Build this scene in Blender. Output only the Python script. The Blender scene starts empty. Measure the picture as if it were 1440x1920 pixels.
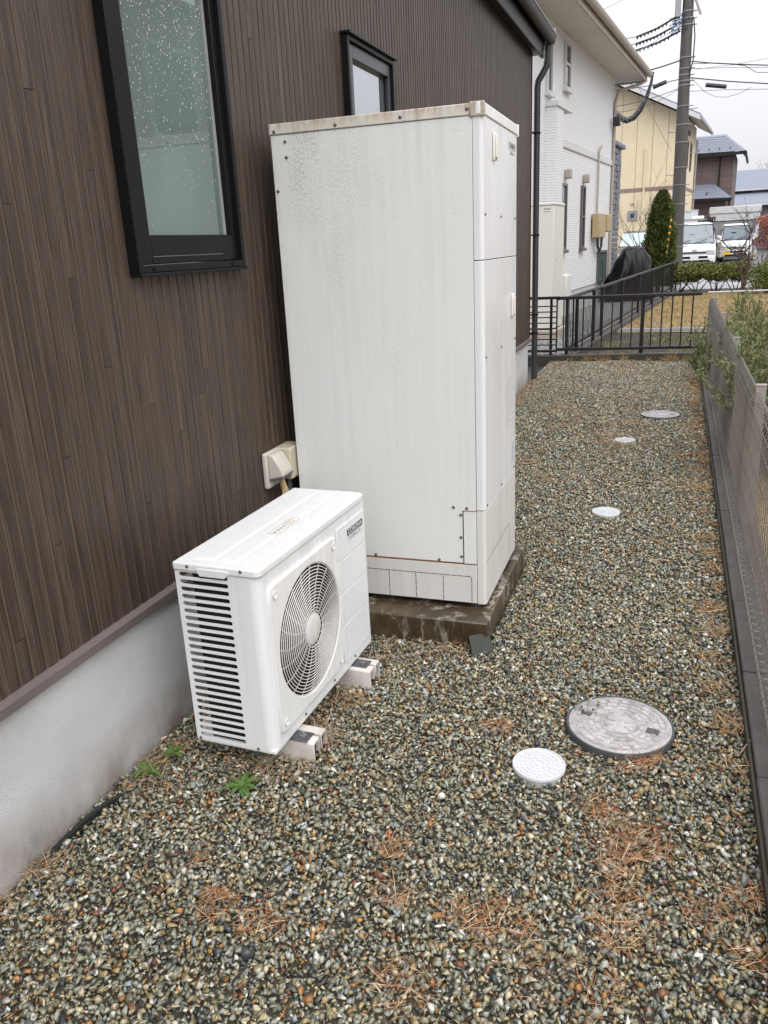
import bpy, bmesh, math, random
import numpy as np
from mathutils import Vector, Matrix

random.seed(7); rng = np.random.default_rng(7)
scene = bpy.context.scene
col = scene.collection
PI = math.pi

# ------------------------------------------------------------------ camera
YAW, PITCH, ROLL = 0.3545, -0.3184, -0.0496
CAM = Vector((1.5112, 0.0, 1.5023))
fw = Vector((-math.sin(YAW)*math.cos(PITCH), math.cos(YAW)*math.cos(PITCH), math.sin(PITCH)))
rt = fw.cross(Vector((0, 0, 1))).normalized(); up = rt.cross(fw)
rt, up = math.cos(ROLL)*rt + math.sin(ROLL)*up, -math.sin(ROLL)*rt + math.cos(ROLL)*up
cd = bpy.data.cameras.new('camera'); cam = bpy.data.objects.new('camera', cd); col.objects.link(cam)
M = Matrix((rt, up, -fw)).transposed().to_4x4(); M.translation = CAM
cam.matrix_world = M
cd.sensor_fit = 'HORIZONTAL'; cd.sensor_width = 36; cd.lens = 36*1498.5/1440
cd.clip_start = 0.05; cd.clip_end = 2000
scene.camera = cam

# ------------------------------------------------------------------ sky (overcast) and sun
SUN_EL, SUN_AZ = math.radians(52), math.radians(142)    # high, behind the camera's right shoulder
w = bpy.data.worlds.new('World'); scene.world = w; w.use_nodes = True
nt = w.node_tree; nt.nodes.clear()
out = nt.nodes.new('ShaderNodeOutputWorld'); bg = nt.nodes.new('ShaderNodeBackground')
sky = nt.nodes.new('ShaderNodeTexSky'); sky.sky_type = 'NISHITA'; sky.sun_disc = False
sky.sun_elevation = SUN_EL; sky.sun_rotation = SUN_AZ; sky.dust_density = 6; sky.air_density = 1.0
hs = nt.nodes.new('ShaderNodeHueSaturation'); hs.inputs['Saturation'].default_value = 0.12; hs.inputs['Value'].default_value = 1.0
nt.links.new(sky.outputs[0], hs.inputs['Color'])
# cloud deck: the standard overcast distribution, L = Lh (1 + 2 sin elevation)
tc = nt.nodes.new('ShaderNodeTexCoord'); sx = nt.nodes.new('ShaderNodeSeparateXYZ')
nt.links.new(tc.outputs['Generated'], sx.inputs[0])
mz = nt.nodes.new('ShaderNodeMath'); mz.operation = 'MAXIMUM'; mz.inputs[1].default_value = 0; nt.links.new(sx.outputs[2], mz.inputs[0])
ml = nt.nodes.new('ShaderNodeMath'); ml.operation = 'MULTIPLY_ADD'; ml.inputs[1].default_value = 2.0; ml.inputs[2].default_value = 1.0
nt.links.new(mz.outputs[0], ml.inputs[0])
cn = nt.nodes.new('ShaderNodeTexNoise'); cn.inputs['Scale'].default_value = 2.2; cn.inputs['Detail'].default_value = 4
nt.links.new(tc.outputs['Generated'], cn.inputs['Vector'])
cr = nt.nodes.new('ShaderNodeMapRange'); cr.inputs[3].default_value = 0.93; cr.inputs[4].default_value = 1.07
nt.links.new(cn.outputs[0], cr.inputs[0])
mm = nt.nodes.new('ShaderNodeMath'); mm.operation = 'MULTIPLY'; nt.links.new(ml.outputs[0], mm.inputs[0]); nt.links.new(cr.outputs[0], mm.inputs[1])
vs = nt.nodes.new('ShaderNodeVectorMath'); vs.operation = 'SCALE'; vs.inputs[0].default_value = (6.2, 6.2, 6.6)
nt.links.new(mm.outputs[0], vs.inputs['Scale'])
mx = nt.nodes.new('ShaderNodeMix'); mx.data_type = 'RGBA'; mx.inputs[0].default_value = 0.85
nt.links.new(hs.outputs[0], mx.inputs[6]); nt.links.new(vs.outputs[0], mx.inputs[7])
nt.links.new(mx.outputs[2], bg.inputs[0]); bg.inputs[1].default_value = 0.112
nt.links.new(bg.outputs[0], out.inputs[0])
sl = bpy.data.lights.new('sun', 'SUN'); sl.energy = 1.4; sl.angle = math.radians(60); sl.color = (1, 0.985, 0.965)
so = bpy.data.objects.new('sun', sl); col.objects.link(so)
sd = Vector((math.sin(SUN_AZ)*math.cos(SUN_EL), math.cos(SUN_AZ)*math.cos(SUN_EL), math.sin(SUN_EL)))
so.rotation_euler = sd.to_track_quat('Z', 'Y').to_euler(); so.location = (8, 2, 20)
vsn = scene.view_settings; vsn.view_transform = 'Standard'; vsn.look = 'None'; vsn.exposure = 0.32; vsn.gamma = 1; vsn.use_curve_mapping = False
scene.cycles.max_bounces = 8; scene.cycles.diffuse_bounces = 4; scene.cycles.glossy_bounces = 4
scene.cycles.transmission_bounces = 6; scene.cycles.transparent_max_bounces = 8
scene.cycles.use_denoising = True

# ------------------------------------------------------------------ materials
MATS = {}
def new_mat(name):
    m = bpy.data.materials.new(name); m.use_nodes = True
    b = m.node_tree.nodes['Principled BSDF']; MATS[name] = m
    return m, m.node_tree, b
def N(t, typ, **kw):
    n = t.nodes.new(typ)
    for k, v in kw.items(): setattr(n, k, v)
    return n
def coords(t, stretch=(1, 1, 1), kind='Object', rnd=True):
    tc = N(t, 'ShaderNodeTexCoord'); mp = N(t, 'ShaderNodeMapping'); mp.inputs['Scale'].default_value = stretch
    t.links.new(tc.outputs[kind], mp.inputs[0])
    if rnd:
        oi = N(t, 'ShaderNodeObjectInfo'); k = N(t, 'ShaderNodeMath', operation='MULTIPLY'); k.inputs[1].default_value = 37.0
        t.links.new(oi.outputs['Random'], k.inputs[0]); t.links.new(k.outputs[0], mp.inputs['Location'])
    return mp.outputs[0]
def noise(t, vec, scale, detail=4, rough=0.55):
    n = N(t, 'ShaderNodeTexNoise'); n.inputs['Scale'].default_value = scale; n.inputs['Detail'].default_value = detail
    n.inputs['Roughness'].default_value = rough; t.links.new(vec, n.inputs['Vector']); return n.outputs[0]
def ramp(t, fac, stops):
    r = N(t, 'ShaderNodeValToRGB'); e = r.color_ramp.elements
    while len(e) < len(stops): e.new(0.5)
    for i, (p, c) in enumerate(stops):
        e[i].position = p; e[i].color = (*c, 1) if not isinstance(c, (int, float)) else (c, c, c, 1)
    t.links.new(fac, r.inputs[0]); return r.outputs[0]
def mixc(t, fac, a, b, mode='MIX'):
    m = N(t, 'ShaderNodeMix', data_type='RGBA', blend_type=mode)
    for s, v in ((m.inputs[0], fac), (m.inputs[6], a), (m.inputs[7], b)):
        if isinstance(v, (int, float)): s.default_value = v
        elif isinstance(v, tuple): s.default_value = (*v, 1)
        else: t.links.new(v, s)
    return m.outputs[2]
def bump(t, b, h, strength, dist=0.01):
    n = N(t, 'ShaderNodeBump'); n.inputs['Strength'].default_value = strength; n.inputs['Distance'].default_value = dist
    t.links.new(h, n.inputs['Height']); t.links.new(n.outputs[0], b.inputs['Normal'])
def mat(name, c, rough=0.55, var=0.18, scale=6, bmp=0.0, bscale=80, stretch=(1, 1, 1), metal=0.0, spec=0.5, c2=None, coat=0):
    if name in MATS: return MATS[name]
    m, t, b = new_mat(name)
    v = coords(t, stretch)
    c2 = c2 or tuple(x*(1-var) for x in c)
    f = ramp(t, noise(t, v, scale), [(0.3, 0.0), (0.7, 1.0)])
    t.links.new(mixc(t, f, c2, c), b.inputs['Base Color'])
    b.inputs['Roughness'].default_value = rough; b.inputs['Metallic'].default_value = metal
    b.inputs['Specular IOR Level'].default_value = spec
    if coat: b.inputs['Coat Weight'].default_value = coat; b.inputs['Coat Roughness'].default_value = 0.05
    if bmp: bump(t, b, noise(t, v, bscale, 3), bmp, 0.004)
    return m
def attr_mat(name, rough=0.5, spec=0.5, nvar=0.0, nscale=120, sub=0.0):
    m, t, b = new_mat(name)
    a = N(t, 'ShaderNodeAttribute', attribute_name='Col')
    c = a.outputs['Color']
    if nvar:
        v = coords(t, rnd=False); n = ramp(t, noise(t, v, nscale, 3, 0.6), [(0.3, 1-nvar), (0.7, 1+nvar*0.6)])
        c = mixc(t, 1.0, c, n, 'MULTIPLY')
    t.links.new(c, b.inputs['Base Color'])
    b.inputs['Roughness'].default_value = rough; b.inputs['Specular IOR Level'].default_value = spec
    return m

def dirty_white(name, c, rough=0.4, streak=0.25, rust=0.0, top=1.9, specks=0.0, spec=0.5, mould=0.0):
    """painted sheet steel with vertical rain streaks, fine specks and a little rust; object space metres"""
    m, t, b = new_mat(name)
    v1 = coords(t, (38, 38, 0.9), rnd=False); v2 = coords(t, (3.2, 3.2, 1.1), rnd=False); v3 = coords(t, (1, 1, 0.32), rnd=False)
    s = ramp(t, noise(t, v1, 1.0, 4, 0.6), [(0.42, 0.0), (0.72, 1.0)])
    patch = ramp(t, noise(t, v2, 1.0, 5, 0.62), [(0.38, 0.0), (0.68, 1.0)])
    f = N(t, 'ShaderNodeMath', operation='MULTIPLY'); t.links.new(s, f.inputs[0]); t.links.new(patch, f.inputs[1])
    f2 = N(t, 'ShaderNodeMath', operation='MULTIPLY'); t.links.new(f.outputs[0], f2.inputs[0]); f2.inputs[1].default_value = streak*2.0
    dirt = tuple(x*0.55 for x in c)
    cc = mixc(t, f2.outputs[0], c, dirt)
    if mould:
        vm = coords(t, (330, 330, 110), rnd=False)
        g = ramp(t, noise(t, vm, 1.0, 2, 0.7), [(0.50, 0.0), (0.60, 1.0)])
        tcn = N(t, 'ShaderNodeTexCoord'); sp = N(t, 'ShaderNodeSeparateXYZ'); t.links.new(tcn.outputs['Object'], sp.inputs[0])
        hz = N(t, 'ShaderNodeMapRange'); hz.inputs[1].default_value = top-0.75; hz.inputs[2].default_value = top; t.links.new(sp.outputs[2], hz.inputs[0])
        hx = N(t, 'ShaderNodeMapRange'); hx.inputs[1].default_value = -0.25; hx.inputs[2].default_value = -0.8; t.links.new(sp.outputs[0], hx.inputs[0])
        q = N(t, 'ShaderNodeMath', operation='MULTIPLY_ADD'); t.links.new(hz.outputs[0], q.inputs[0]); t.links.new(hx.outputs[0], q.inputs[1]); q.inputs[2].default_value = 0.10
        q1 = N(t, 'ShaderNodeMath', operation='MULTIPLY'); t.links.new(q.outputs[0], q1.inputs[0]); t.links.new(patch, q1.inputs[1])
        q2 = N(t, 'ShaderNodeMath', operation='MULTIPLY'); t.links.new(q1.outputs[0], q2.inputs[0]); t.links.new(g, q2.inputs[1])
        q3 = N(t, 'ShaderNodeMath', operation='MULTIPLY'); t.links.new(q2.outputs[0], q3.inputs[0]); q3.inputs[1].default_value = mould; q3.use_clamp = True
        cc = mixc(t, q3.outputs[0], cc, (0.33, 0.32, 0.285))
    if specks:
        vo = N(t, 'ShaderNodeTexVoronoi'); vo.inputs['Scale'].default_value = 1.0
        t.links.new(coords(t, (250, 250, 105), rnd=False), vo.inputs['Vector'])
        d = ramp(t, vo.outputs['Distance'], [(0.16, 1.0), (0.26, 0.0)])
        g = ramp(t, noise(t, coords(t, (16, 16, 2.2), rnd=False), 1.0, 4, 0.65), [(0.52, 0.0), (0.66, 1.0)])
        k = N(t, 'ShaderNodeMath', operation='MULTIPLY'); t.links.new(d, k.inputs[0]); t.links.new(g, k.inputs[1])
        k2 = N(t, 'ShaderNodeMath', operation='MULTIPLY'); t.links.new(k.outputs[0], k2.inputs[0]); k2.inputs[1].default_value = specks
        cc = mixc(t, k2.outputs[0], cc, (0.10, 0.10, 0.09))
    if rust:
        tcn = N(t, 'ShaderNodeTexCoord'); sp = N(t, 'ShaderNodeSeparateXYZ'); t.links.new(tcn.outputs['Object'], sp.inputs[0])
        hz = N(t, 'ShaderNodeMapRange'); hz.inputs[1].default_value = top-0.035; hz.inputs[2].default_value = top; t.links.new(sp.outputs[2], hz.inputs[0])
        g = ramp(t, noise(t, coords(t, (60, 60, 7), rnd=False), 1.0, 4, 0.7), [(0.40, 0.0), (0.62, 1.0)])
        k = N(t, 'ShaderNodeMath', operation='MULTIPLY'); t.links.new(hz.outputs[0], k.inputs[0]); t.links.new(g, k.inputs[1])
        k2 = N(t, 'ShaderNodeMath', operation='MULTIPLY'); t.links.new(k.outputs[0], k2.inputs[0]); k2.inputs[1].default_value = rust
        cc = mixc(t, k2.outputs[0], cc, (0.36, 0.17, 0.06))
    t.links.new(cc, b.inputs['Base Color'])
    rr = N(t, 'ShaderNodeMapRange'); rr.inputs[3].default_value = rough; rr.inputs[4].default_value = min(1, rough+0.3)
    t.links.new(patch, rr.inputs[0]); t.links.new(rr.outputs[0], b.inputs['Roughness'])
    b.inputs['Specular IOR Level'].default_value = spec
    bump(t, b, noise(t, v3, 9, 2), 0.12, 0.004)
    return m

mat('soil', (0.10, 0.088, 0.06), 0.9, 0.4, 20, 0.6, 60)
mat('asphalt', (0.07, 0.07, 0.075), 0.35, 0.3, 1.2, 0.3, 120)
mat('wet_concrete', (0.34, 0.35, 0.37), 0.25, 0.25, 0.8, 0.1, 60)
mat('lawn_base', (0.40, 0.29, 0.14), 0.9, 0.5, 1.6, 0.5, 50, c2=(0.20, 0.15, 0.065))
mat('far_gravel', (0.30, 0.30, 0.28), 0.75, 0.5, 45, 0.8, 60)
mat('kerb', (0.092, 0.083, 0.077), 0.6, 0.3, 9, 0.9, 260, c2=(0.054, 0.048, 0.044))
mat('kerb_moss', (0.05, 0.045, 0.028), 0.8, 0.35, 9, 0.5, 120)
mat('dark_fence', (0.018, 0.016, 0.016), 0.45, 0.2, 5, spec=0.35)
mat('wire', (0.215, 0.195, 0.178), 0.4, 0.15, 8, spec=0.5, metal=0.2)
mat('fence_post', (0.30, 0.275, 0.265), 0.45, 0.15, 8)
mat('flashing', (0.20, 0.165, 0.155), 0.32, 0.12, 5, metal=0.3)
mat('backing', (0.118, 0.086, 0.057), 0.55, 0.25, 3, stretch=(1, 30, 1))
mat('black_frame', (0.008, 0.008, 0.009), 0.4, 0.2, 6, spec=0.18)
mat('water_drop', (0.62, 0.68, 0.68), 0.05, 0.3, 60, spec=1.0)  # pale base colour paints in the bright sky the drops would refract
mat('grey_frame', (0.045, 0.045, 0.052), 0.32, 0.2, 6)
mat('eave', (0.014, 0.012, 0.012), 0.45, 0.2, 4, spec=0.35)
mat('pipe', (0.05, 0.05, 0.056), 0.2, 0.15, 4)
mat('hp_white', (0.80, 0.81, 0.80), 0.33, 0.04, 6)
mat('grille', (0.70, 0.68, 0.64), 0.4, 0.12, 20)
mat('dark_inside', (0.012, 0.012, 0.012), 0.8, 0.3, 10)
mat('fin', (0.03, 0.03, 0.03), 0.5, 0.3, 40, metal=0.5)
mat('screw', (0.16, 0.15, 0.14), 0.35, 0.4, 60, metal=0.7)
mat('rust', (0.26, 0.115, 0.04), 0.9, 0.5, 60)
mat('seam', (0.05, 0.05, 0.048), 0.8, 0.3, 30)
mat('ink', (0.06, 0.06, 0.06), 0.5, 0.1, 10)
mat('faint_ink', (0.46, 0.46, 0.45), 0.5, 0.1, 10)
mat('orange_ink', (0.55, 0.34, 0.14), 0.6, 0.5, 60)
mat('sticker', (0.66, 0.67, 0.67), 0.4, 0.06, 10)
mat('sticker_blue', (0.60, 0.66, 0.72), 0.4, 0.1, 10)
mat('white_plastic', (0.74, 0.73, 0.68), 0.4, 0.08, 15)
mat('beige_cap', (0.50, 0.46, 0.36), 0.7, 0.35, 40, 0.2)
mat('cream_plastic', (0.52, 0.47, 0.34), 0.4, 0.1, 20)
mat('outlet_plastic', (0.60, 0.55, 0.49), 0.4, 0.1, 20)
mat('outlet_grey', (0.14, 0.12, 0.13), 0.5, 0.1, 20)
mat('tape', (0.52, 0.38, 0.18), 0.6, 0.2, 30)
mat('conduit', (0.10, 0.10, 0.10), 0.5, 0.2, 30)
mat('block_plastic', (0.66, 0.62, 0.58), 0.5, 0.2, 14, c2=(0.46, 0.42, 0.37))
mat('foot_plate', (0.17, 0.17, 0.19), 0.35, 0.35, 30, metal=0.7)
mat('cover_white', (0.58, 0.59, 0.60), 0.35, 0.08, 14)
mat('cover_grey', (0.50, 0.49, 0.49), 0.5, 0.5, 22, 0.25, 140, c2=(0.25, 0.225, 0.22))
mat('cover_rim', (0.075, 0.08, 0.08), 0.5, 0.3, 20)
mat('cover_slot', (0.09, 0.09, 0.095), 0.6, 0.3, 40)
mat('slate', (0.028, 0.034, 0.024), 0.6, 0.4, 30, 0.3, 80)
mat('rubber', (0.018, 0.024, 0.021), 0.5, 0.3, 15)
mat('leaf_green', (0.085, 0.165, 0.03), 0.45, 0.35, 30)
mat('straw', (0.42, 0.27, 0.12), 0.7, 0.4, 30)
mat('dead_leaf', (0.33, 0.20, 0.08), 0.6, 0.4, 25)
mat('white_trim', (0.62, 0.62, 0.61), 0.5, 0.1, 5)
mat('beige_trim', (0.42, 0.37, 0.31), 0.5, 0.15, 3)
mat('soffit', (0.60, 0.57, 0.52), 0.7, 0.1, 3)
mat('dark_glass', (0.02, 0.025, 0.03), 0.05, 0.2, 2, spec=0.8)
mat('teal_glass', (0.12, 0.17, 0.17), 0.08, 0.2, 2, spec=0.8)
mat('brown_frame', (0.12, 0.105, 0.10), 0.4, 0.15, 5)
mat('tan_box', (0.42, 0.33, 0.18), 0.45, 0.1, 5)
mat('grey_stone', (0.20, 0.215, 0.24), 0.7, 0.4, 9, 0.5, 30)
mat('yellow_wall', (0.74, 0.62, 0.42), 0.7, 0.06, 2)
mat('yellow_seam', (0.50, 0.41, 0.28), 0.8, 0.1, 2)
mat('mauve_band', (0.27, 0.19, 0.17), 0.6, 0.1, 2)
mat('pole', (0.085, 0.075, 0.068), 0.6, 0.3, 2, stretch=(4, 4, .6))
mat('band', (0.30, 0.30, 0.30), 0.4, 0.2, 5, metal=0.5)
mat('cable', (0.03, 0.03, 0.032), 0.5, 0.1, 5)
mat('grey_cable', (0.20, 0.20, 0.21), 0.5, 0.1, 5)
mat('blue_ins', (0.10, 0.25, 0.42), 0.3, 0.2, 5)
mat('box_grey', (0.35, 0.35, 0.36), 0.5, 0.2, 5)
mat('van_white', (0.74, 0.75, 0.77), 0.2, 0.03, 3, coat=0.6)
mat('van_silver', (0.50, 0.51, 0.53), 0.25, 0.04, 3, coat=0.6, metal=0.3)
mat('windscreen', (0.10, 0.14, 0.16), 0.04, 0.3, 2, spec=0.9)
mat('tyre', (0.02, 0.02, 0.02), 0.7, 0.1, 5)
mat('chrome', (0.55, 0.55, 0.57), 0.12, 0.05, 5, metal=0.9)
mat('lamp', (0.55, 0.57, 0.6), 0.08, 0.35, 30, spec=0.8)
mat('plate_yellow', (0.75, 0.46, 0.03), 0.4, 0.05, 5)
mat('plate_white', (0.7, 0.7, 0.7), 0.4, 0.05, 5)
mat('sunshade', (0.50, 0.62, 0.63), 0.25, 0.1, 4, metal=0.4)
mat('dark_car', (0.05, 0.055, 0.065), 0.15, 0.1, 4, coat=0.6)
mat('cardboard', (0.45, 0.32, 0.24), 0.8, 0.1, 4)
mat('tarp', (0.006, 0.006, 0.007), 0.30, 0.2, 5, spec=0.22)
mat('red', (0.6, 0.04, 0.04), 0.4, 0.1, 5)
mat('orange', (0.75, 0.35, 0.04), 0.5, 0.1, 5)
mat('bark', (0.085, 0.062, 0.048), 0.8, 0.35, 12, 0.3, 60)
mat('grey_bark', (0.16, 0.13, 0.11), 0.8, 0.3, 12)
mat('far_roof', (0.17, 0.19, 0.24), 0.5, 0.15, 3)
mat('far_wall', (0.16, 0.15, 0.16), 0.7, 0.15, 3)
mat('shutter', (0.30, 0.31, 0.33), 0.4, 0.1, 3)
mat('container', (0.56, 0.57, 0.59), 0.5, 0.15, 3)
mat('window_light', (0.42, 0.45, 0.50), 0.2, 0.1, 3)
mat('refl_wall', (0.30, 0.28, 0.24), 0.7, 0.12, 2)
mat('refl_wall2', (0.48, 0.47, 0.42), 0.7, 0.1, 2)
attr_mat('stones', 0.34, 0.5, 0.42, 260)
attr_mat('foliage', 0.5, 0.4)
attr_mat('blades', 0.7, 0.2)

def special_mats():
    # dark brown plank siding with fine vertical grain
    m, t, b = new_mat('siding')
    v = coords(t, (1, 55, 1.6)); v2 = coords(t, (1, 420, 7)); v3 = coords(t, (1, 18, 0.8))
    oi = N(t, 'ShaderNodeObjectInfo')
    base = ramp(t, noise(t, v, 1.0, 5, 0.6), [(0.28, (0.036, 0.0245, 0.018)), (0.5, (0.062, 0.044, 0.032)), (0.72, (0.096, 0.070, 0.051))])
    k = N(t, 'ShaderNodeMapRange'); k.inputs[3].default_value = 0.93; k.inputs[4].default_value = 1.07; t.links.new(oi.outputs['Random'], k.inputs[0])
    base = mixc(t, 1.0, base, k.outputs[0], 'MULTIPLY')
    fine = noise(t, v2, 1.0, 2, 0.5)
    base = mixc(t, 0.75, base, ramp(t, fine, [(0.34, 0.38), (0.66, 1.5)]), 'MULTIPLY')
    t.links.new(base, b.inputs['Base Color']); b.inputs['Roughness'].default_value = 0.46; b.inputs['Specular IOR Level'].default_value = 0.4
    bump(t, b, fine, 0.7, 0.0015)
    # pale stippled stucco with damp brown staining near the ground and moss streaks
    m, t, b = new_mat('stucco')
    v = coords(t, rnd=False)
    tcn = N(t, 'ShaderNodeTexCoord'); sp = N(t, 'ShaderNodeSeparateXYZ'); t.links.new(tcn.outputs['Object'], sp.inputs[0])
    big = noise(t, coords(t, (1, 1.6, 0.8), rnd=False), 3.0, 5, 0.65)
    hz = N(t, 'ShaderNodeMapRange'); hz.inputs[1].default_value = 0.20; hz.inputs[2].default_value = -0.01; t.links.new(sp.outputs[2], hz.inputs[0])
    f = N(t, 'ShaderNodeMath', operation='MULTIPLY'); t.links.new(hz.outputs[0], f.inputs[0]); t.links.new(ramp(t, big, [(0.30, 0.15), (0.66, 1.0)]), f.inputs[1])
    c = mixc(t, ramp(t, noise(t, v, 5, 4), [(0.3, 0.0), (0.7, 1.0)]), (0.60, 0.595, 0.59), (0.69, 0.69, 0.68))
    c = mixc(t, f.outputs[0], c, ramp(t, noise(t, coords(t, (1, 3, 1), rnd=False), 4, 4), [(0.35, (0.24, 0.15, 0.11)), (0.6, (0.20, 0.17, 0.12)), (0.75, (0.12, 0.12, 0.08))]))
    t.links.new(c, b.inputs['Base Color']); b.inputs['Roughness'].default_value = 0.85
    n = N(t, 'ShaderNodeTexVoronoi'); n.inputs['Scale'].default_value = 320; t.links.new(v, n.inputs['Vector'])
    bump(t, b, n.outputs['Distance'], 0.9, 0.004)
    # stained, wet concrete pad
    m, t, b = new_mat('pad_concrete')
    v = coords(t, rnd=False)
    c = ramp(t, noise(t, v, 5.5, 6, 0.65), [(0.30, (0.022, 0.014, 0.007)), (0.5, (0.056, 0.038, 0.021)), (0.78, (0.13, 0.095, 0.058))])
    st = ramp(t, noise(t, coords(t, (14, 14, 3.5), rnd=False), 1.0, 5, 0.7), [(0.54, 0.0), (0.66, 1.0)])
    c = mixc(t, st, c, (0.27, 0.24, 0.205))
    vd = N(t, 'ShaderNodeTexVoronoi', feature='DISTANCE_TO_EDGE'); vd.inputs['Scale'].default_value = 5.5
    dv = N(t, 'ShaderNodeVectorMath', operation='ADD'); nn = N(t, 'ShaderNodeTexNoise'); nn.inputs['Scale'].default_value = 14; t.links.new(v, nn.inputs['Vector'])
    sc_ = N(t, 'ShaderNodeVectorMath', operation='SCALE'); sc_.inputs['Scale'].default_value = 0.10; t.links.new(nn.outputs['Color'], sc_.inputs[0])
    t.links.new(v, dv.inputs[0]); t.links.new(sc_.outputs[0], dv.inputs[1]); t.links.new(dv.outputs[0], vd.inputs['Vector'])
    ck = N(t, 'ShaderNodeMath', operation='MULTIPLY'); t.links.new(ramp(t, vd.outputs['Distance'], [(0.012, 1.0), (0.030, 0.0)]), ck.inputs[0]); t.links.new(ramp(t, noise(t, v, 3.5, 3), [(0.48, 0.0), (0.58, 0.8)]), ck.inputs[1])
    c = mixc(t, ck.outputs[0], c, (0.33, 0.29, 0.24))
    t.links.new(c, b.inputs['Base Color']); b.inputs['Roughness'].default_value = 0.33
    bump(t, b, noise(t, v, 60, 4), 0.35, 0.006)
    # obscure window glass: pale blind behind, rain drops on the outer face
    for nm, tint, dz in (('obscure_glass', (0.155, 0.205, 0.19), 1.75), ('clear_glass', (0.10, 0.13, 0.13), 9.0)):
        m, t, b = new_mat(nm)
        v = coords(t, rnd=False)
        tcn = N(t, 'ShaderNodeTexCoord'); sp = N(t, 'ShaderNodeSeparateXYZ'); t.links.new(tcn.outputs['Object'], sp.inputs[0])
        vo = N(t, 'ShaderNodeTexVoronoi'); vo.inputs['Scale'].default_value = 1.0; t.links.new(coords(t, (150, 150, 85), rnd=False), vo.inputs['Vector'])
        d = ramp(t, vo.outputs['Distance'], [(0.14, 1.0), (0.30, 0.0)])
        hz = N(t, 'ShaderNodeMapRange'); hz.inputs[1].default_value = dz-0.1; hz.inputs[2].default_value = dz+0.45; t.links.new(sp.outputs[2], hz.inputs[0])
        den = N(t, 'ShaderNodeMath', operation='MULTIPLY_ADD'); t.links.new(hz.outputs[0], den.inputs[0]); den.inputs[1].default_value = 0.55; den.inputs[2].default_value = 0.05
        pick = N(t, 'ShaderNodeMath', operation='LESS_THAN'); sc = N(t, 'ShaderNodeSeparateColor'); t.links.new(vo.outputs['Color'], sc.inputs[0])
        t.links.new(sc.outputs[0], pick.inputs[0]); t.links.new(den.outputs[0], pick.inputs[1])
        dd = N(t, 'ShaderNodeMath', operation='MULTIPLY'); t.links.new(d, dd.inputs[0]); t.links.new(pick.outputs[0], dd.inputs[1])
        c = ramp(t, noise(t, coords(t, (1, 1, 0.5), rnd=False), 2.5, 3), [(0.3, tuple(x*0.75 for x in tint)), (0.7, tint)])
        t.links.new(c, b.inputs['Base Color'])
        b.inputs['Roughness'].default_value = 0.03; b.inputs['IOR'].default_value = 1.95 if nm == 'obscure_glass' else 6.0
        b.inputs['Specular Tint'].default_value = (0.85, 1.0, 0.96, 1) if nm == 'obscure_glass' else (0.96, 0.99, 1, 1)
        bump(t, b, dd.outputs[0], 0.9, 0.004)
    # fine horizontal-line siding (white house), line pitch 4.5 cm
    for nm, c0, c1, pitch in (('line_siding', (0.76, 0.765, 0.78), (0.56, 0.57, 0.59), 0.045),):
        m, t, b = new_mat(nm)
        tcn = N(t, 'ShaderNodeTexCoord'); sp = N(t, 'ShaderNodeSeparateXYZ'); t.links.new(tcn.outputs['Object'], sp.inputs[0])
        k = N(t, 'ShaderNodeMath', operation='DIVIDE'); k.inputs[1].default_value = pitch; t.links.new(sp.outputs[2], k.inputs[0])
        fr = N(t, 'ShaderNodeMath', operation='FRACT'); t.links.new(k.outputs[0], fr.inputs[0])
        l = ramp(t, fr.outputs[0], [(0.0, 0.0), (0.14, 0.25), (0.24, 1.0), (0.9, 1.0)])
        c = mixc(t, l, c1, c0)
        t.links.new(c, b.inputs['Base Color']); b.inputs['Roughness'].default_value = 0.6
        bump(t, b, l, 0.6, 0.01)
    # brick tile wall and tiled roofs of the far house
    m, t, b = new_mat('brown_tile')
    br = N(t, 'ShaderNodeTexBrick'); br.inputs['Scale'].default_value = 1.0
    br.inputs['Color1'].default_value = (0.115, 0.075, 0.066, 1); br.inputs['Color2'].default_value = (0.16, 0.11, 0.097, 1); br.inputs['Mortar'].default_value = (0.10, 0.08, 0.075, 1)
    br.inputs['Brick Width'].default_value = 0.5; br.inputs['Row Height'].default_value = 0.14; br.inputs['Mortar Size'].default_value = 0.012
    tcn = N(t, 'ShaderNodeTexCoord'); mp = N(t, 'ShaderNodeMapping'); mp.inputs['Rotation'].default_value = (PI/2, 0, 0)
    t.links.new(tcn.outputs['Object'], mp.inputs[0]); t.links.new(mp.outputs[0], br.inputs['Vector'])
    t.links.new(br.outputs[0], b.inputs['Base Color']); b.inputs['Roughness'].default_value = 0.6
    # gravel lawn soil bed with patches of green
    m, t, b = new_mat('bed')
    v = coords(t, rnd=False)
    c = ramp(t, noise(t, v, 2.2, 5, 0.65), [(0.40, (0.028, 0.021, 0.016)), (0.55, (0.042, 0.036, 0.022)), (0.72, (0.075, 0.095, 0.026))])
    c = mixc(t, 0.8, c, ramp(t, noise(t, v, 60, 3), [(0.3, 0.5), (0.7, 1.5)]), 'MULTIPLY')
    t.links.new(c, b.inputs['Base Color']); b.inputs['Roughness'].default_value = 0.85
    bump(t, b, noise(t, v, 40, 4), 1.0, 0.03)
special_mats()
dirty_white('tank_side', (0.71, 0.72, 0.70), 0.5, 0.16, specks=0.6, mould=2.4, top=1.9)
dirty_white('tank_front', (0.70, 0.71, 0.71), 0.22, 0.20, spec=0.6)
dirty_white('tank_low', (0.62, 0.61, 0.57), 0.5, 0.30)
dirty_white('tank_lid', (0.64, 0.62, 0.56), 0.5, 0.40, rust=0.7, top=1.945, mould=1.0)
dirty_white('tank_lid_front', (0.74, 0.75, 0.74), 0.25, 0.12)
dirty_white('hp_casing', (0.75, 0.76, 0.755), 0.32, 0.22, specks=0.25)
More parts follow.
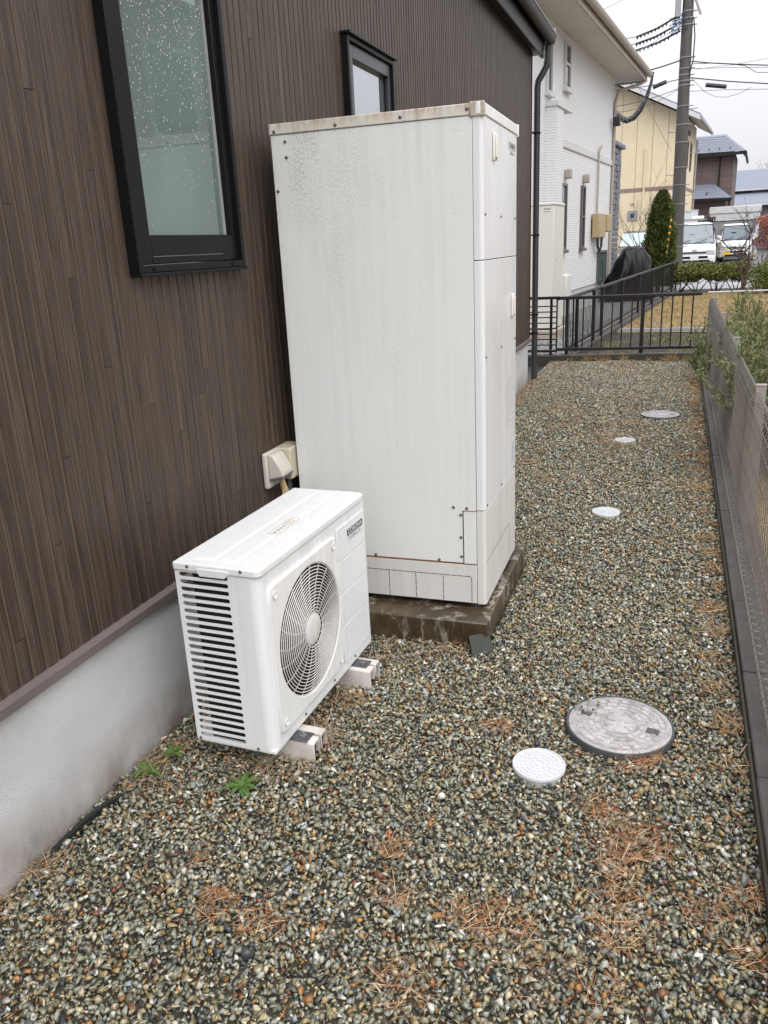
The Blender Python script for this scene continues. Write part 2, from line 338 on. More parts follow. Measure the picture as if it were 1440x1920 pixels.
dirty_white('hp_panel', (0.76, 0.76, 0.74), 0.40, 0.26)
dirty_white('hp_lid', (0.74, 0.75, 0.75), 0.26, 0.16)
dirty_white('tank_far', (0.66, 0.64, 0.58), 0.5, 0.10)

# ------------------------------------------------------------------ mesh helpers
def link(o, parent=None):
    col.objects.link(o)
    if parent is not None: o.parent = parent
    return o
class MB:
    def __init__(s): s.v = []; s.f = []
    def box(s, x0, x1, y0, y1, z0, z1):
        n = len(s.v)
        s.v += [(x0, y0, z0), (x1, y0, z0), (x1, y1, z0), (x0, y1, z0), (x0, y0, z1), (x1, y0, z1), (x1, y1, z1), (x0, y1, z1)]
        s.f += [tuple(n+i for i in q) for q in ((0, 3, 2, 1), (4, 5, 6, 7), (0, 1, 5, 4), (1, 2, 6, 5), (2, 3, 7, 6), (3, 0, 4, 7))]
        return s
    def quad(s, *p):
        n = len(s.v); s.v += [tuple(q) for q in p]; s.f.append(tuple(range(n, n+len(p)))); return s
    def tube(s, pts, r, n=6, caps=True, closed=False):
        pts = [Vector(p) for p in pts]; rs = r if isinstance(r, (list, tuple)) else [r]*len(pts)
        b0 = len(s.v); prev = None; L = len(pts)
        for i, p in enumerate(pts):
            if closed: d = pts[(i+1) % L]-pts[i-1]
            else: d = pts[min(i+1, L-1)]-pts[max(i-1, 0)]
            if d.length < 1e-9: d = Vector((0, 0, 1))
            d.normalize()
            if prev is None:
                a = Vector((0, 0, 1)) if abs(d.z) < 0.9 else Vector((1, 0, 0))
                u = d.cross(a).normalized()
            else:
                u = prev-d*prev.dot(d)
                u = u.normalized() if u.length > 1e-6 else d.orthogonal().normalized()
            prev = u; v = d.cross(u)
            for k in range(n):
                a = 2*PI*k/n; s.v.append(tuple(p+(u*math.cos(a)+v*math.sin(a))*rs[i]))
        for i in range(L if closed else L-1):
            j = (i+1) % L
            for k in range(n):
                s.f.append((b0+i*n+k, b0+i*n+(k+1) % n, b0+j*n+(k+1) % n, b0+j*n+k))
        if caps and not closed:
            s.f.append(tuple(b0+k for k in reversed(range(n)))); s.f.append(tuple(b0+(L-1)*n+k for k in range(n)))
        return s
    def lathe(s, prof, n=32, c=(0, 0, 0), axis='z'):
        b0 = len(s.v); L = len(prof)
        for i, (r, h) in enumerate(prof):
            for k in range(n):
                a = 2*PI*k/n; x, y = r*math.cos(a), r*math.sin(a)
                s.v.append((c[0]+x, c[1]+y, c[2]+h) if axis == 'z' else (c[0]+h, c[1]+x, c[2]+y))
        for i in range(L-1):
            for k in range(n):
                s.f.append((b0+i*n+k, b0+i*n+(k+1) % n, b0+(i+1)*n+(k+1) % n, b0+(i+1)*n+k))
        s.f.append(tuple(b0+k for k in reversed(range(n)))); s.f.append(tuple(b0+(L-1)*n+k for k in range(n)))
        return s
    def prism(s, poly, z0, z1):
        n = len(s.v); L = len(poly)
        s.v += [(x, y, z0) for x, y in poly]+[(x, y, z1) for x, y in poly]
        s.f.append(tuple(n+i for i in reversed(range(L)))); s.f.append(tuple(n+L+i for i in range(L)))
        for i in range(L): s.f.append((n+i, n+(i+1) % L, n+L+(i+1) % L, n+L+i))
        return s
    def prism_y(s, poly, y0, y1):       # poly in (x, z), extruded along y
        n = len(s.v); L = len(poly)
        s.v += [(x, y0, z) for x, z in poly]+[(x, y1, z) for x, z in poly]
        s.f.append(tuple(n+i for i in range(L))); s.f.append(tuple(n+L+i for i in reversed(range(L))))
        for i in range(L): s.f.append((n+i, n+L+i, n+L+(i+1) % L, n+(i+1) % L))
        return s
    def prism_x(s, poly, x0, x1):       # poly in (y, z), extruded along x
        n = len(s.v); L = len(poly)
        s.v += [(x0, y, z) for y, z in poly]+[(x1, y, z) for y, z in poly]
        s.f.append(tuple(n+i for i in reversed(range(L)))); s.f.append(tuple(n+L+i for i in range(L)))
        for i in range(L): s.f.append((n+i, n+(i+1) % L, n+L+(i+1) % L, n+L+i))
        return s
    def mesh(s, name, m, smooth=False):
        me = bpy.data.meshes.new(name); me.from_pydata(s.v, [], s.f); me.update()
        if m: me.materials.append(MATS[m])
        bm = bmesh.new(); bm.from_mesh(me); bmesh.ops.recalc_face_normals(bm, faces=bm.faces); bm.to_mesh(me); bm.free()
        if smooth:
            me.polygons.foreach_set('use_smooth', [True]*len(me.polygons))
            try: me.set_sharp_from_angle(angle=math.radians(40))
            except Exception: pass
        return me
    def build(s, name, m, parent=None, loc=(0, 0, 0), rotz=0, bevel=0, seg=2, smooth=False):
        o = bpy.data.objects.new(name, s.mesh(name, m, smooth)); link(o, parent)
        o.location = loc; o.rotation_euler = (0, 0, rotz)
        if bevel: bev(o, bevel, seg)
        return o
def bev(o, wdt, seg=2):
    b = o.modifiers.new('bevel', 'BEVEL'); b.width = wdt; b.segments = seg; b.limit_method = 'ANGLE'; b.angle_limit = math.radians(40)
    o.data.polygons.foreach_set('use_smooth', [True]*len(o.data.polygons))
    try: o.data.set_sharp_from_angle(angle=math.radians(89))
    except Exception: pass
    b.harden_normals = False
def inst(me, name, parent, loc=(0, 0, 0), rot=(0, 0, 0), scale=(1, 1, 1)):
    o = bpy.data.objects.new(name, me); link(o, parent); o.location = loc; o.rotation_euler = rot; o.scale = scale; return o
def tag(o, label=None, cat=None, group=None, kind=None):
    if label: o['label'] = label
    if cat: o['category'] = cat
    if group: o['group'] = group
    if kind: o['kind'] = kind
    return o
def thing(name, label, cat, loc=(0, 0, 0), rotz=0, group=None):
    o = bpy.data.objects.new(name, None); link(o); o.location = loc; o.rotation_euler = (0, 0, rotz); o.empty_display_size = 0.1
    return tag(o, label, cat, group)
def struct(o): return tag(o, kind='structure')
def np_mesh(name, V, F, m, cols=None, smooth=False):
    """V (n,3), F (k, s) faces of s corners"""
    me = bpy.data.meshes.new(name); n, k, s = len(V), len(F), F.shape[1]
    me.vertices.add(n); me.vertices.foreach_set('co', V.astype(np.float32).ravel())
    me.loops.add(k*s); me.loops.foreach_set('vertex_index', F.astype(np.int32).ravel())
    me.polygons.add(k); me.polygons.foreach_set('loop_start', np.arange(0, k*s, s, dtype=np.int32))
    me.update(calc_edges=True)
    if cols is not None:
        a = me.color_attributes.new('Col', 'FLOAT_COLOR', 'POINT')
        a.data.foreach_set('color', np.hstack([cols, np.ones((n, 1))]).astype(np.float32).ravel())
    me.materials.append(MATS[m]); me.validate()
    return me
def rand_rot(n):
    q = rng.normal(size=(n, 4)); q /= np.linalg.norm(q, axis=1)[:, None]; w_, x, y, z = q.T
    return np.stack([np.stack([1-2*(y*y+z*z), 2*(x*y-z*w_), 2*(x*z+y*w_)], 1), np.stack([2*(x*y+z*w_), 1-2*(x*x+z*z), 2*(y*z-x*w_)], 1), np.stack([2*(x*z-y*w_), 2*(y*z+x*w_), 1-2*(x*x+y*y)], 1)], 1)
def pick_cols(n, palette, jitter=0.12):
    P = np.array([p[1] for p in palette]); wg = np.array([p[0] for p in palette], float); wg /= wg.sum()
    c = P[rng.choice(len(P), n, p=wg)]
    return np.clip(c*(1+rng.normal(0, jitter, (n, 1))), 0.003, 0.95)
def leaves(name, centres, size, palette, parent, aspect=0.45, jitter=0.2, normal_bias=None, fold=0.15):
    n = len(centres); R = rand_rot(n); s = size*rng.uniform(0.65, 1.35, (n, 1))
    tpl = np.array([[-1, 0, 0], [0, -aspect, fold], [1, 0, 0], [0, aspect, fold]])*0.5
    V = np.einsum('nij,kj->nki', R, tpl)*s[:, None]+centres[:, None]
    F = np.arange(4*n).reshape(n, 4)
    c = np.repeat(pick_cols(n, palette, jitter), 4, 0)
    me = np_mesh(name, V.reshape(-1, 3), F, 'foliage', c)
    return link(bpy.data.objects.new(name, me), parent)
def needles(name, base, direc, length, width, palette, parent, jitter=0.2, matn='foliage', bend=0.0):
    """thin blades: base (n,3), direction (n,3), two segments each"""
    n = len(base); d = direc/np.linalg.norm(direc, axis=1)[:, None]
    side = np.cross(d, rng.normal(size=(n, 3))); side /= np.linalg.norm(side, axis=1)[:, None]+1e-9
    L = length*rng.uniform(0.6, 1.3, (n, 1)) if np.isscalar(length) else length[:, None]
    W = (width if np.isscalar(width) else width[:, None])*side
    sag = rng.normal(0, 1, (n, 3))*bend*L
    mid = base+d*L*0.5+sag*0.5; tip = base+d*L+sag-np.array([0, 0, 1])*bend*L*0.6
    V = np.stack([base-W*0.5, base+W*0.5, mid+W*0.45, mid-W*0.45, tip], 1)
    i = np.arange(n)[:, None]*5
    F = np.concatenate([i+np.array([[0, 1, 2]]), i+np.array([[0, 2, 3]]), i+np.array([[3, 2, 4]])])
    c = np.repeat(pick_cols(n, palette, jitter), 5, 0)
    me = np_mesh(name, V.reshape(-1, 3), F, matn, c)
    return link(bpy.data.objects.new(name, me), parent)
def text(name, body, size, m, parent, loc, rot, align='LEFT', ext=0.0004, sx=1.0):
    cu = bpy.data.curves.new(name, 'FONT'); cu.body = body; cu.size = size; cu.align_x = align; cu.align_y = 'CENTER'; cu.extrude = ext
    cu.materials.append(MATS[m])
    o = bpy.data.objects.new(name, cu); link(o, parent); o.location = loc; o.rotation_euler = rot; o.scale = (sx, 1, 1)
    dg = bpy.context.evaluated_depsgraph_get(); me = bpy.data.meshes.new_from_object(o.evaluated_get(dg)); bpy.data.objects.remove(o)
    o = bpy.data.objects.new(name, me); link(o, parent); o.location = loc; o.rotation_euler = rot; o.scale = (sx, 1, 1); return o
def branch(mb, p, d, length, r, depth, spread=0.5, kids=3, gravity=0.0, tips=None, sides=5):
    p = Vector(p); d = Vector(d).normalized(); pts = [p]; rs = [r]; q = p
    for i in range(3):
        d = (d+Vector((random.gauss(0, .13), random.gauss(0, .13), random.gauss(0, .10)-gravity))).normalized()
        q = q+d*length/3; pts.append(q); rs.append(r*(1-0.22*(i+1)))
    mb.tube(pts, rs, sides if depth > 1 else 3, caps=False)
    if depth <= 0:
        if tips is not None: tips.append((q, d))
        return
    for k in range(kids):
        t = random.uniform(0.45, 1.0); i = min(2, int(t*3)); base = pts[i].lerp(pts[i+1], t*3-i)
        dd = (d+Vector((random.gauss(0, spread), random.gauss(0, spread), random.gauss(0, spread*0.6)))).normalized()
        branch(mb, base, dd, length*random.uniform(0.55, 0.8), r*0.5, depth-1, spread, kids, gravity, tips, sides)

# ================================================================== THE SETTING
# ground sheets, each a few mm above the one below
struct(MB().quad((-400, -60, -0.06), (400, -60, -0.06), (400, 900, -0.06), (-400, 900, -0.06)).build('ground', 'asphalt'))
struct(MB().quad((-0.02, -1.5, -0.012), (1.82, -1.5, -0.012), (1.82, 10.9, -0.012), (-0.02, 10.55, -0.012)).build('gravel_bed', 'soil'))
TH = 0.092; NA = Vector((math.sin(TH), math.cos(TH), 0)); NB = Vector((math.cos(TH), -math.sin(TH), 0)); NP = Vector((0.324, 12.302, 0))
def nb(a, b, z=0): return NP+NA*a+NB*b+Vector((0, 0, z))
p = [nb(-1.75, 0.04, -0.02), nb(13.0, 0.04, -0.02), (4.2, 25.2, -0.02), (4.2, 10.8, -0.02)]
struct(MB().quad(*p).build('garden_bed', 'bed'))
struct(MB().quad(nb(1.75, 0.06, -0.008), nb(11.2, 0.06, -0.008), (4.4, 23.4, -0.008), (4.4, 13.9, -0.008)).build('dry_lawn', 'lawn_base'))
struct(MB().quad((1.99, -1.5, -0.03), (9, -1.5, -0.03), (9, 23.4, -0.03), (1.99, 23.4, -0.03)).build('neighbour_lawn', 'lawn_base'))
struct(MB().quad((-12, 9.1, -0.03), (0.15, 10.6, -0.03), nb(12, -0.05, -0.03), nb(12, -9, -0.03)).build('side_yard_gravel', 'far_gravel'))
struct(MB().quad((0.9, 24.6, -0.03), (14, 24.6, -0.03), (14, 33, -0.03), (0.9, 33, -0.03)).build('pavement', 'wet_concrete'))

# gravel: real crushed stones, wet, mixed colours
def stone_templates(k, npts):
    T = []
    for _ in range(k):
        bm = bmesh.new(); sc = np.array([1.0, random.uniform(.62, .95), random.uniform(.42, .7)])
        for q in rng.normal(size=(npts, 3)):
            q = q/np.linalg.norm(q)*random.uniform(.8, 1.0)*sc*0.5; bm.verts.new(tuple(q))
        r = bmesh.ops.convex_hull(bm, input=bm.verts); 
        bmesh.ops.delete(bm, geom=[v for v in bm.verts if not v.link_faces], context='VERTS')
        bmesh.ops.recalc_face_normals(bm, faces=bm.faces); bm.verts.index_update()
        V = np.array([v.co[:] for v in bm.verts]); F = np.array([[v.index for v in f.verts] for f in bm.faces]); bm.free(); T.append((V, F))
    return T
STONE_PAL = [(26, (.245, .245, .180)), (17, (.36, .36, .29)), (12, (.155, .16, .125)), (11, (.50, .43, .29)), (13, (.34, .26, .13)), (5, (.33, .17, .06)),
             (4, (.19, .085, .045)), (7, (.055, .06, .06)), (5, (.62, .61, .54)), (10, (.27, .235, .135)), (3, (.27, .30, .30))]
def scatter_stones(name, xs, ys, zs, sizes, npts=9, flat=0.7, pal=STONE_PAL):
    T = stone_templates(36, npts); n = len(xs); which = rng.integers(0, len(T), n); AV = []; AF = []; AC = []; off = 0
    for k, (V, F) in enumerate(T):
        idx = np.where(which == k)[0]; m_ = len(idx)
        if not m_: continue
        a = rng.uniform(0, 2*PI, m_); tl = rng.normal(0, .45, (m_, 2))
        ca, sa = np.cos(a), np.sin(a); Z = np.zeros(m_); O = np.ones(m_)
        Rz = np.stack([np.stack([ca, -sa, Z], 1), np.stack([sa, ca, Z], 1), np.stack([Z, Z, O], 1)], 1)
        cx, sx_ = np.cos(tl[:, 0]), np.sin(tl[:, 0]); cy, sy = np.cos(tl[:, 1]), np.sin(tl[:, 1])
        Rx = np.stack([np.stack([O, Z, Z], 1), np.stack([Z, cx, -sx_], 1), np.stack([Z, sx_, cx], 1)], 1)
        Ry = np.stack([np.stack([cy, Z, sy], 1), np.stack([Z, O, Z], 1), np.stack([-sy, Z, cy], 1)], 1)
        R = Rx@Ry@Rz
        P = np.einsum('nij,kj->nki', R, V)*sizes[idx][:, None, None]+np.stack([xs[idx], ys[idx], zs[idx]], 1)[:, None]
        AV.append(P.reshape(-1, 3)); AF.append((F[None]+(np.arange(m_)*len(V))[:, None, None]).reshape(-1, 3)+off); off += m_*len(V)
        AC.append(np.repeat(pick_cols(m_, pal, .18)*.95, len(V), 0))
    me = np_mesh(name, np.concatenate(AV), np.concatenate(AF), 'stones', np.concatenate(AC))
    return link(bpy.data.objects.new(name, me))
def jgrid(x0, x1, y0, y1, s, jit=0.5):
    X, Y = np.meshgrid(np.arange(x0, x1, s), np.arange(y0, y1, s)); X = X.ravel()+rng.uniform(-jit, jit, X.size)*s; Y = Y.ravel()+rng.uniform(-jit, jit, Y.size)*s
    return X, Y
COVERS = [(1.42, 2.325, 0.168), (1.206, 2.05, 0.079), (1.20, 4.498, 0.079), (1.196, 6.28, 0.078), (1.43, 7.27, 0.166)]
PADX, PADY0, PADY1 = 0.8958, 2.7492, 3.6456
def keep(X, Y):
    k = (X > 0.006) & (X < 1.80)
    k &= ~((X < PADX+0.004) & (Y > PADY0-0.004) & (Y < PADY1))
    for cx, cy, r in COVERS: k &= np.hypot(X-cx, Y-cy) > r+0.004
    return k
LX, LY, LZ, LS = [], [], [], []
for (y0, y1, s, lo, hi) in ((0.45, 3.2, 0.0110, 0.014, 0.032), (3.2, 6.2, 0.0130, 0.016, 0.034), (6.2, 10.62, 0.0160, 0.019, 0.037)):
    X, Y = jgrid(0, 1.81, y0, y1, s); kk = keep(X, Y); X, Y = X[kk], Y[kk]; S = rng.uniform(lo, hi, len(X))*np.where(rng.random(len(X)) < .06, 1.3, 1)
    und = 0.004*np.sin(X*7+np.cos(Y*3)*2)*np.cos(Y*5.3+X)+0.001
    LX.append(X); LY.append(Y); LS.append(S); LZ.append(und+rng.uniform(-0.009, 0.009, len(X)))
xs, ys, zs, ss = map(np.concatenate, (LX, LY, LZ, LS))
X, Y = jgrid(0, 1.81, 0.45, 5.0, 0.0125); kk = keep(X, Y); X, Y = X[kk], Y[kk]      # chips and fines filling the gaps
xs = np.concatenate([xs, X]); ys = np.concatenate([ys, Y]); zs = np.concatenate([zs, rng.uniform(-0.006, 0.006, len(X))]); ss = np.concatenate([ss, rng.uniform(0.006, 0.014, len(X))])
tag(scatter_stones('gravel', xs, ys, zs, ss, 8), 'wet grey, green and rust-brown crushed stone covering the strip', 'gravel', kind='stuff')
# a few loose stones on the covers
X = 1.42+rng.uniform(-.15, -.07, 26); Y = 2.325+rng.uniform(.02, .12, 26); k = (np.hypot(X-1.42, Y-2.325) < .155)
tag(scatter_stones('loose_stones', X[k], Y[k], np.full(k.sum(), 0.030), rng.uniform(.008, .02, k.sum()), 9), 'few small stones strewn on the large grey cover', 'stones', kind='stuff')
# coarser gravel of the yard beside the white house
X, Y = jgrid(-2.2, 0.3, 10.75, 16.5, 0.055); k = (X-0.324-(Y-12.302)*math.tan(TH)) < -0.05
tag(scatter_stones('yard_gravel', X[k], Y[k], np.full(k.sum(), -0.02), rng.uniform(.03, .055, k.sum()), 7, pal=[(3, (.30, .31, .30)), (2, (.42, .43, .42)), (1, (.18, .19, .19))]), 'pale grey gravel behind the black fences', 'gravel', kind='stuff')

# ------------------------------------------------------------------ kerbs
kb = bpy.data.objects.new('kerb', None); link(kb); struct(kb)
L = 0.6; y = -0.9
while y < 10.75:
    e = min(y+L, 10.76)
    o = MB().box(0, 0.17, 0, e-y-0.004, -0.12, 0.062+random.uniform(-.002, .002)).build('kerb_block', 'kerb', kb, (1.801+random.uniform(-.0015, .0015), y, 0), bevel=0.006)
    y = e
MB().box(1.79, 1.7985, -0.9, 10.7, -0.1, 0.045).build('moss_face', 'kerb_moss', kb)
kc = bpy.data.objects.new('cross_kerb', None); link(kc); struct(kc); kc.location = (-0.6, 10.50, 0); kc.rotation_euler = (0, 0, 0.12)
for i in range(5): MB().box(i*0.6, i*0.6+0.596, 0, 0.11, -0.1, 0.085+random.uniform(-.002, .002)).build('kerb_block', 'kerb', kc, bevel=0.006)
MB().box(0, 3.0, -0.008, -0.002, -0.1, 0.07).build('moss_face', 'kerb_moss', kc)
kl = bpy.data.objects.new('lawn_edging', None); link(kl); struct(kl)
for i in range(4): MB().box(0.62+i*0.75, 0.62+i*0.75+0.745, 14.1, 14.17, -0.03, 0.045).build('edging_strip', 'wet_concrete', kl, bevel=0.006)

# ================================================================== THE BROWN HOUSE
house = thing('house', 'dark brown plank-clad house wall with black windows, filling the left side', 'house')
Y0, Y1, ZB, ZT = -0.6, 8.95, 0.49, 3.26
wb = MB(); yp = Y0
for wy0, wy1, wz0, wz1 in ((2.05, 2.685, 1.465, 2.43), (3.82, 4.48, 1.465, 2.43)):
    wb.box(-0.06, -0.0035, yp, wy0+0.01, ZB-0.005, ZT+0.2).box(-0.06, -0.0035, wy0+0.0101, wy1-0.0101, ZB-0.005, wz0+0.01).box(-0.06, -0.0035, wy0+0.0101, wy1-0.0101, wz1-0.01, ZT+0.2); yp = wy1-0.01
wb.box(-0.06, -0.0035, yp, Y1, ZB-0.005, ZT+0.2); wb.build('wall_backing', 'backing', house)
PITCHP = 0.0455; WREF = 1.65
mesh_cache = {}
def plank(h):
    h = round(h, 3)
    if h not in mesh_cache:
        d, wd = 0.006, PITCHP-0.0085
        poly = [(-d, 0), (-0.0016, 0), (0, 0.0025), (0, wd-0.007), (-0.0012, wd-0.003), (-0.0022, wd), (-d, wd)]
        n = len(poly); mb = MB(); mb.v = [(x, y_, 0) for x, y_ in poly]+[(x, y_, h) for x, y_ in poly]
        for i in range(n-1): mb.f.append((i, i+1, n+i+1, n+i))
        mb.f += [tuple(reversed(range(n))), tuple(range(n, 2*n))]
        mesh_cache[h] = mb.mesh('siding_plank', 'siding')
    return mesh_cache[h]
joints = {3: 1.466, 2: 1.908, 10: 1.425, 6: 1.739, 0: 1.012, 5: 1.218, 7: 0.785, 12: 0.962, 16: 1.136, 19: 0.661, 23: 1.943, 21: 1.40, 26: 1.733, 25: 1.217, 24: 0.927, 28: 2.242, 65: 2.617, 69: 2.369, -1: 1.644, -2: 0.795}
WINS = [(2.05, 2.685, 1.465, 2.43), (3.82, 4.48, 1.465, 2.43)]
k0, k1 = int((Y0-WREF)/PITCHP)+1, int((Y1-WREF)/PITCHP)
for k in range(k0, k1):
    y = WREF+k*PITCHP
    segs = [(ZB, ZT)]
    for wy0, wy1, wz0, wz1 in WINS:
        if y+0.038 > wy0+0.09 and y < wy1-0.0455: segs = [(ZB, wz0+0.004), (wz1-0.004, ZT)]
    j = joints.get(k, round(random.choice((0.62, 0.79, 0.93, 1.07, 1.22, 1.40, 1.64, 1.82, 2.0, 2.24, 2.5, 2.75, 2.95))+0.003*random.randint(-5, 5), 3) if k not in joints else None)
    for s0, s1 in segs:
        if s0+0.05 < j < s1-0.05 and (k in joints or k % 3 == 0): parts_ = [(s0, j-0.0012), (j+0.0012, s1)]
        else: parts_ = [(s0, s1)]
        for a, b in parts_: inst(plank(b-a), 'siding_plank', house, (0, y, a))
MB().prism_y([(-0.05, 0.447), (0.012, 0.447), (0.022, 0.452), (0.022, 0.478), (0.0, 0.486), (-0.05, 0.486)], Y0, Y1+0.02).build('flashing', 'flashing', house)
MB().box(-0.3, -0.004, Y0, Y1-0.06, -0.3, 0.446).build('foundation', 'stucco', house)
MB().box(-4, -0.061, Y1-0.05, Y1, -0.1, 3.3).build('end_wall', 'siding', house)
MB().box(-0.03, 0.003, Y1+0.001, Y1+0.025, ZB, ZT+0.05).build('corner_trim', 'eave', house)
for wi, (wy0, wy1, wz0, wz1) in enumerate(WINS):
    fm = 'black_frame' if wi == 0 else 'grey_frame'
    wn = MB()
    t_ = 0.022
    wn.box(-0.06, 0.034, wy0, wy0+t_, wz0, wz1).box(-0.06, 0.034, wy1-t_, wy1, wz0, wz1).box(-0.06, 0.034, wy0+t_, wy1-t_, wz1-t_, wz1).box(-0.06, 0.034, wy0+t_, wy1-t_, wz0, wz0+t_)
    wo = wn.build('window', 'black_frame', house, bevel=0.002)
    a0, a1, b0, b1 = wy0+t_+0.001, wy1-t_-0.001, wz0+t_+0.001, wz1-t_-0.001
    sl_, sr, sb, st = 0.072, 0.030, 0.085, 0.06
    MB().box(-0.02, 0.018, a0, a0+sl_, b0, b1).box(-0.02, 0.018, a1-sr, a1, b0, b1).box(-0.02, 0.018, a0+sl_, a1-sr, b0, b0+sb).box(-0.02, 0.018, a0+sl_, a1-sr, b1-st, b1).build('sash', fm, wo, bevel=0.003)
    MB().box(-0.018, -0.008, a0+sl_-0.003, a1-sr+0.003, b0+sb-0.003, b1-st+0.003).build('pane', 'obscure_glass' if wi == 0 else 'clear_glass', wo)
    MB().box(-0.0075, -0.003, a1-sr-0.012, a1-sr, b0+sb, b1-st).build('gasket', 'box_grey' if wi == 0 else 'black_frame', wo)
    MB().box(0.0, 0.040, wy0-0.001, wy1+0.001, wz0-0.010, wz0-0.0005).build('sill', 'black_frame', wo, bevel=0.002)
    MB().box(0.0, 0.05, wy0-0.008, wy1+0.008, wz1+0.0005, wz1+0.012).build('drip_cap', 'black_frame', wo, bevel=0.002)
    if wi == 0:      # rain drops sitting on the pane, thick towards the top
        nD = 900; dz = b0+sb+(b1-st-b0-sb)*rng.random(nD)**0.45; dy = rng.uniform(a0+sl_+.004, a1-sr-.016, nD); rd = rng.uniform(.0006, .0017, nD); el = rng.uniform(1.0, 2.6, nD)
        ang = np.linspace(0, 2*PI, 7)[:-1]; V_ = []; F_ = []
        for q in range(nD):
            n0 = len(V_); V_ += [(-0.0079, dy[q]+rd[q]*math.cos(t2), dz[q]+rd[q]*el[q]*math.sin(t2)) for t2 in ang]+[(-0.0079+rd[q]*.55, dy[q]+.6*rd[q]*math.cos(t2), dz[q]+.6*rd[q]*el[q]*math.sin(t2)) for t2 in ang]
            F_ += [(n0+i, n0+(i+1) % 6, n0+6+(i+1) % 6, n0+6+i) for i in range(6)]+[tuple(n0+6+i for i in range(6))]
        mb = MB(); mb.v = V_; mb.f = F_; o = mb.build('rain_drops', 'water_drop', wo, smooth=True); o['kind'] = 'stuff'
        MB().box(0.0185, 0.0215, a0+sl_, a1-sr-0.08, b0+0.022, b0+0.0235).build('drain_trim', 'band', wo)
        for yy in (wy0+0.07, wy1-0.10): MB().box(0.0345, 0.0385, yy, yy+0.05, wz0+0.006, wz0+0.016).build('drain_cap', 'black_frame', wo, bevel=0.001)
# eave, gutter
MB().box(-0.05, 0.085, Y0, Y1+0.12, 3.262, 3.28).build('soffit', 'eave', house)
MB().prism_y([(0.060, 3.24), (0.088, 3.232), (0.095, 3.24), (0.095, 3.30), (0.10, 3.31), (0.10, 3.42), (0.06, 3.42)], Y0, Y1+0.14).build('fascia', 'eave', house)
g = MB(); pr = [(0.105+0.05-0.052*math.cos(a), 3.43-0.075*math.sin(a)) for a in np.linspace(0, PI, 9)]
g.prism_y(pr+[(x_, z_+0.0) for x_, z_ in []], Y0, Y1+0.2).build('gutter', 'eave', house, smooth=True)
g = MB(); g.tube([(0.208, Y0, 3.436), (0.208, Y1+0.2, 3.436)], 0.008, 8).build('gutter_lip', 'band', house)
MB().box(-0.02, 0.2, Y1+0.201, Y1+0.212, 3.36, 3.50).build('gutter_end_cap', 'box_grey', house, bevel=0.004)
MB().quad((-0.1, Y0, 3.44), (0.15, Y0, 3.44), (0.15, Y1+0.2, 3.44), (-0.1, Y1+0.2, 3.44)).quad((0.15, Y0, 3.44), (-4, Y0, 5.0), (-4, Y1+0.2, 5.0), (0.15, Y1+0.2, 3.44)).build('roof', 'eave', house)
dp = thing('downpipe', 'dark grey round downpipe at the far corner of the brown house', 'downpipe', (0.03, 9.12, 0))
MB().tube([(0, 0, -0.02), (0, 0, 2.98), (0.008, 0, 3.04), (0.045, 0.01, 3.10), (0.085, 0.02, 3.17), (0.095, 0.02, 3.24), (0.095, 0.02, 3.36)], 0.033, 14).build('pipe', 'pipe', dp, smooth=True)
for z in (0.52, 0.72, 1.55, 2.55): MB().lathe([(0.036, 0), (0.040, 0.003), (0.040, 0.017), (0.036, 0.02)], 16, (0, 0, z)).box(-0.06, 0.0, -0.09, -0.035, z+0.004, z+0.016).build('bracket', 'black_frame', dp)

# ================================================================== HEAT PUMP
HW, HD, HZ0, HZ1 = 0.7516, 0.2768, 0.085, 0.676
hp = thing('heat_pump_unit', 'white outdoor heat pump with round fan grille, on two plastic blocks', 'heat pump', (0.4655, 1.7956, 0), -0.0329)
ZL = HZ1-0.026
def arc(cx, cy, r, a0, a1, n): return [(cx+r*math.cos(a), cy+r*math.sin(a)) for a in np.linspace(a0, a1, n)]
# slotted side panel facing the camera, with the rounded front corner
SX0, SX1, NS = -0.262, -0.100, 24
ZS0, ZS1 = 0.093, 0.655
ph = (ZS1-0.004-ZS0)/NS
mb = MB(); rr = ph*0.285
def side(x, z, y=0.0): return (x, y, z)
for i in range(NS):
    z0 = ZS0+i*ph; z1 = z0+ph; zc = (z0+z1)/2; hx0, hx1 = SX0+rr, SX1-rr
    inner = [(x, zc+rr) for x in np.linspace(hx0, hx1, 3)]+[(hx1+rr*math.cos(a), zc+rr*math.sin(a)) for a in np.linspace(PI/2, -PI/2, 6)[1:-1]]
    inner += [(x, zc-rr) for x in np.linspace(hx1, hx0, 3)]+[(hx0-rr*math.cos(a), zc-rr*math.sin(a)) for a in np.linspace(PI/2, -PI/2, 6)[1:-1]]
    outer = [(x, z1) for x in np.linspace(SX0-0.006, SX1+0.006, 3)]+[(SX1+0.006, zc+q*ph) for q in (.3, .1, -.1, -.3)]
    outer += [(x, z0) for x in np.linspace(SX1+0.006, SX0-0.006, 3)]+[(SX0-0.006, zc+q*ph) for q in (-.3, -.1, .1, .3)]
    n = len(inner); b = len(mb.v)
    mb.v += [side(*q) for q in inner]+[side(*q) for q in outer]+[side(q[0], q[1], 0.0015) for q in inner]
    for j in range(n):
        k = (j+1) % n
        mb.f.append((b+j, b+k, b+n+k, b+n+j)); mb.f.append((b+j, b+2*n+j, b+2*n+k, b+k))
ZT_, ZB_ = ZL+0.004, HZ0
mb.quad(side(-HD, ZB_), side(SX0-0.006, ZB_), side(SX0-0.006, ZT_), side(-HD, ZT_))
mb.quad(side(SX0-0.006, ZB_), side(SX1+0.006, ZB_), side(SX1+0.006, ZS0), side(SX0-0.006, ZS0))
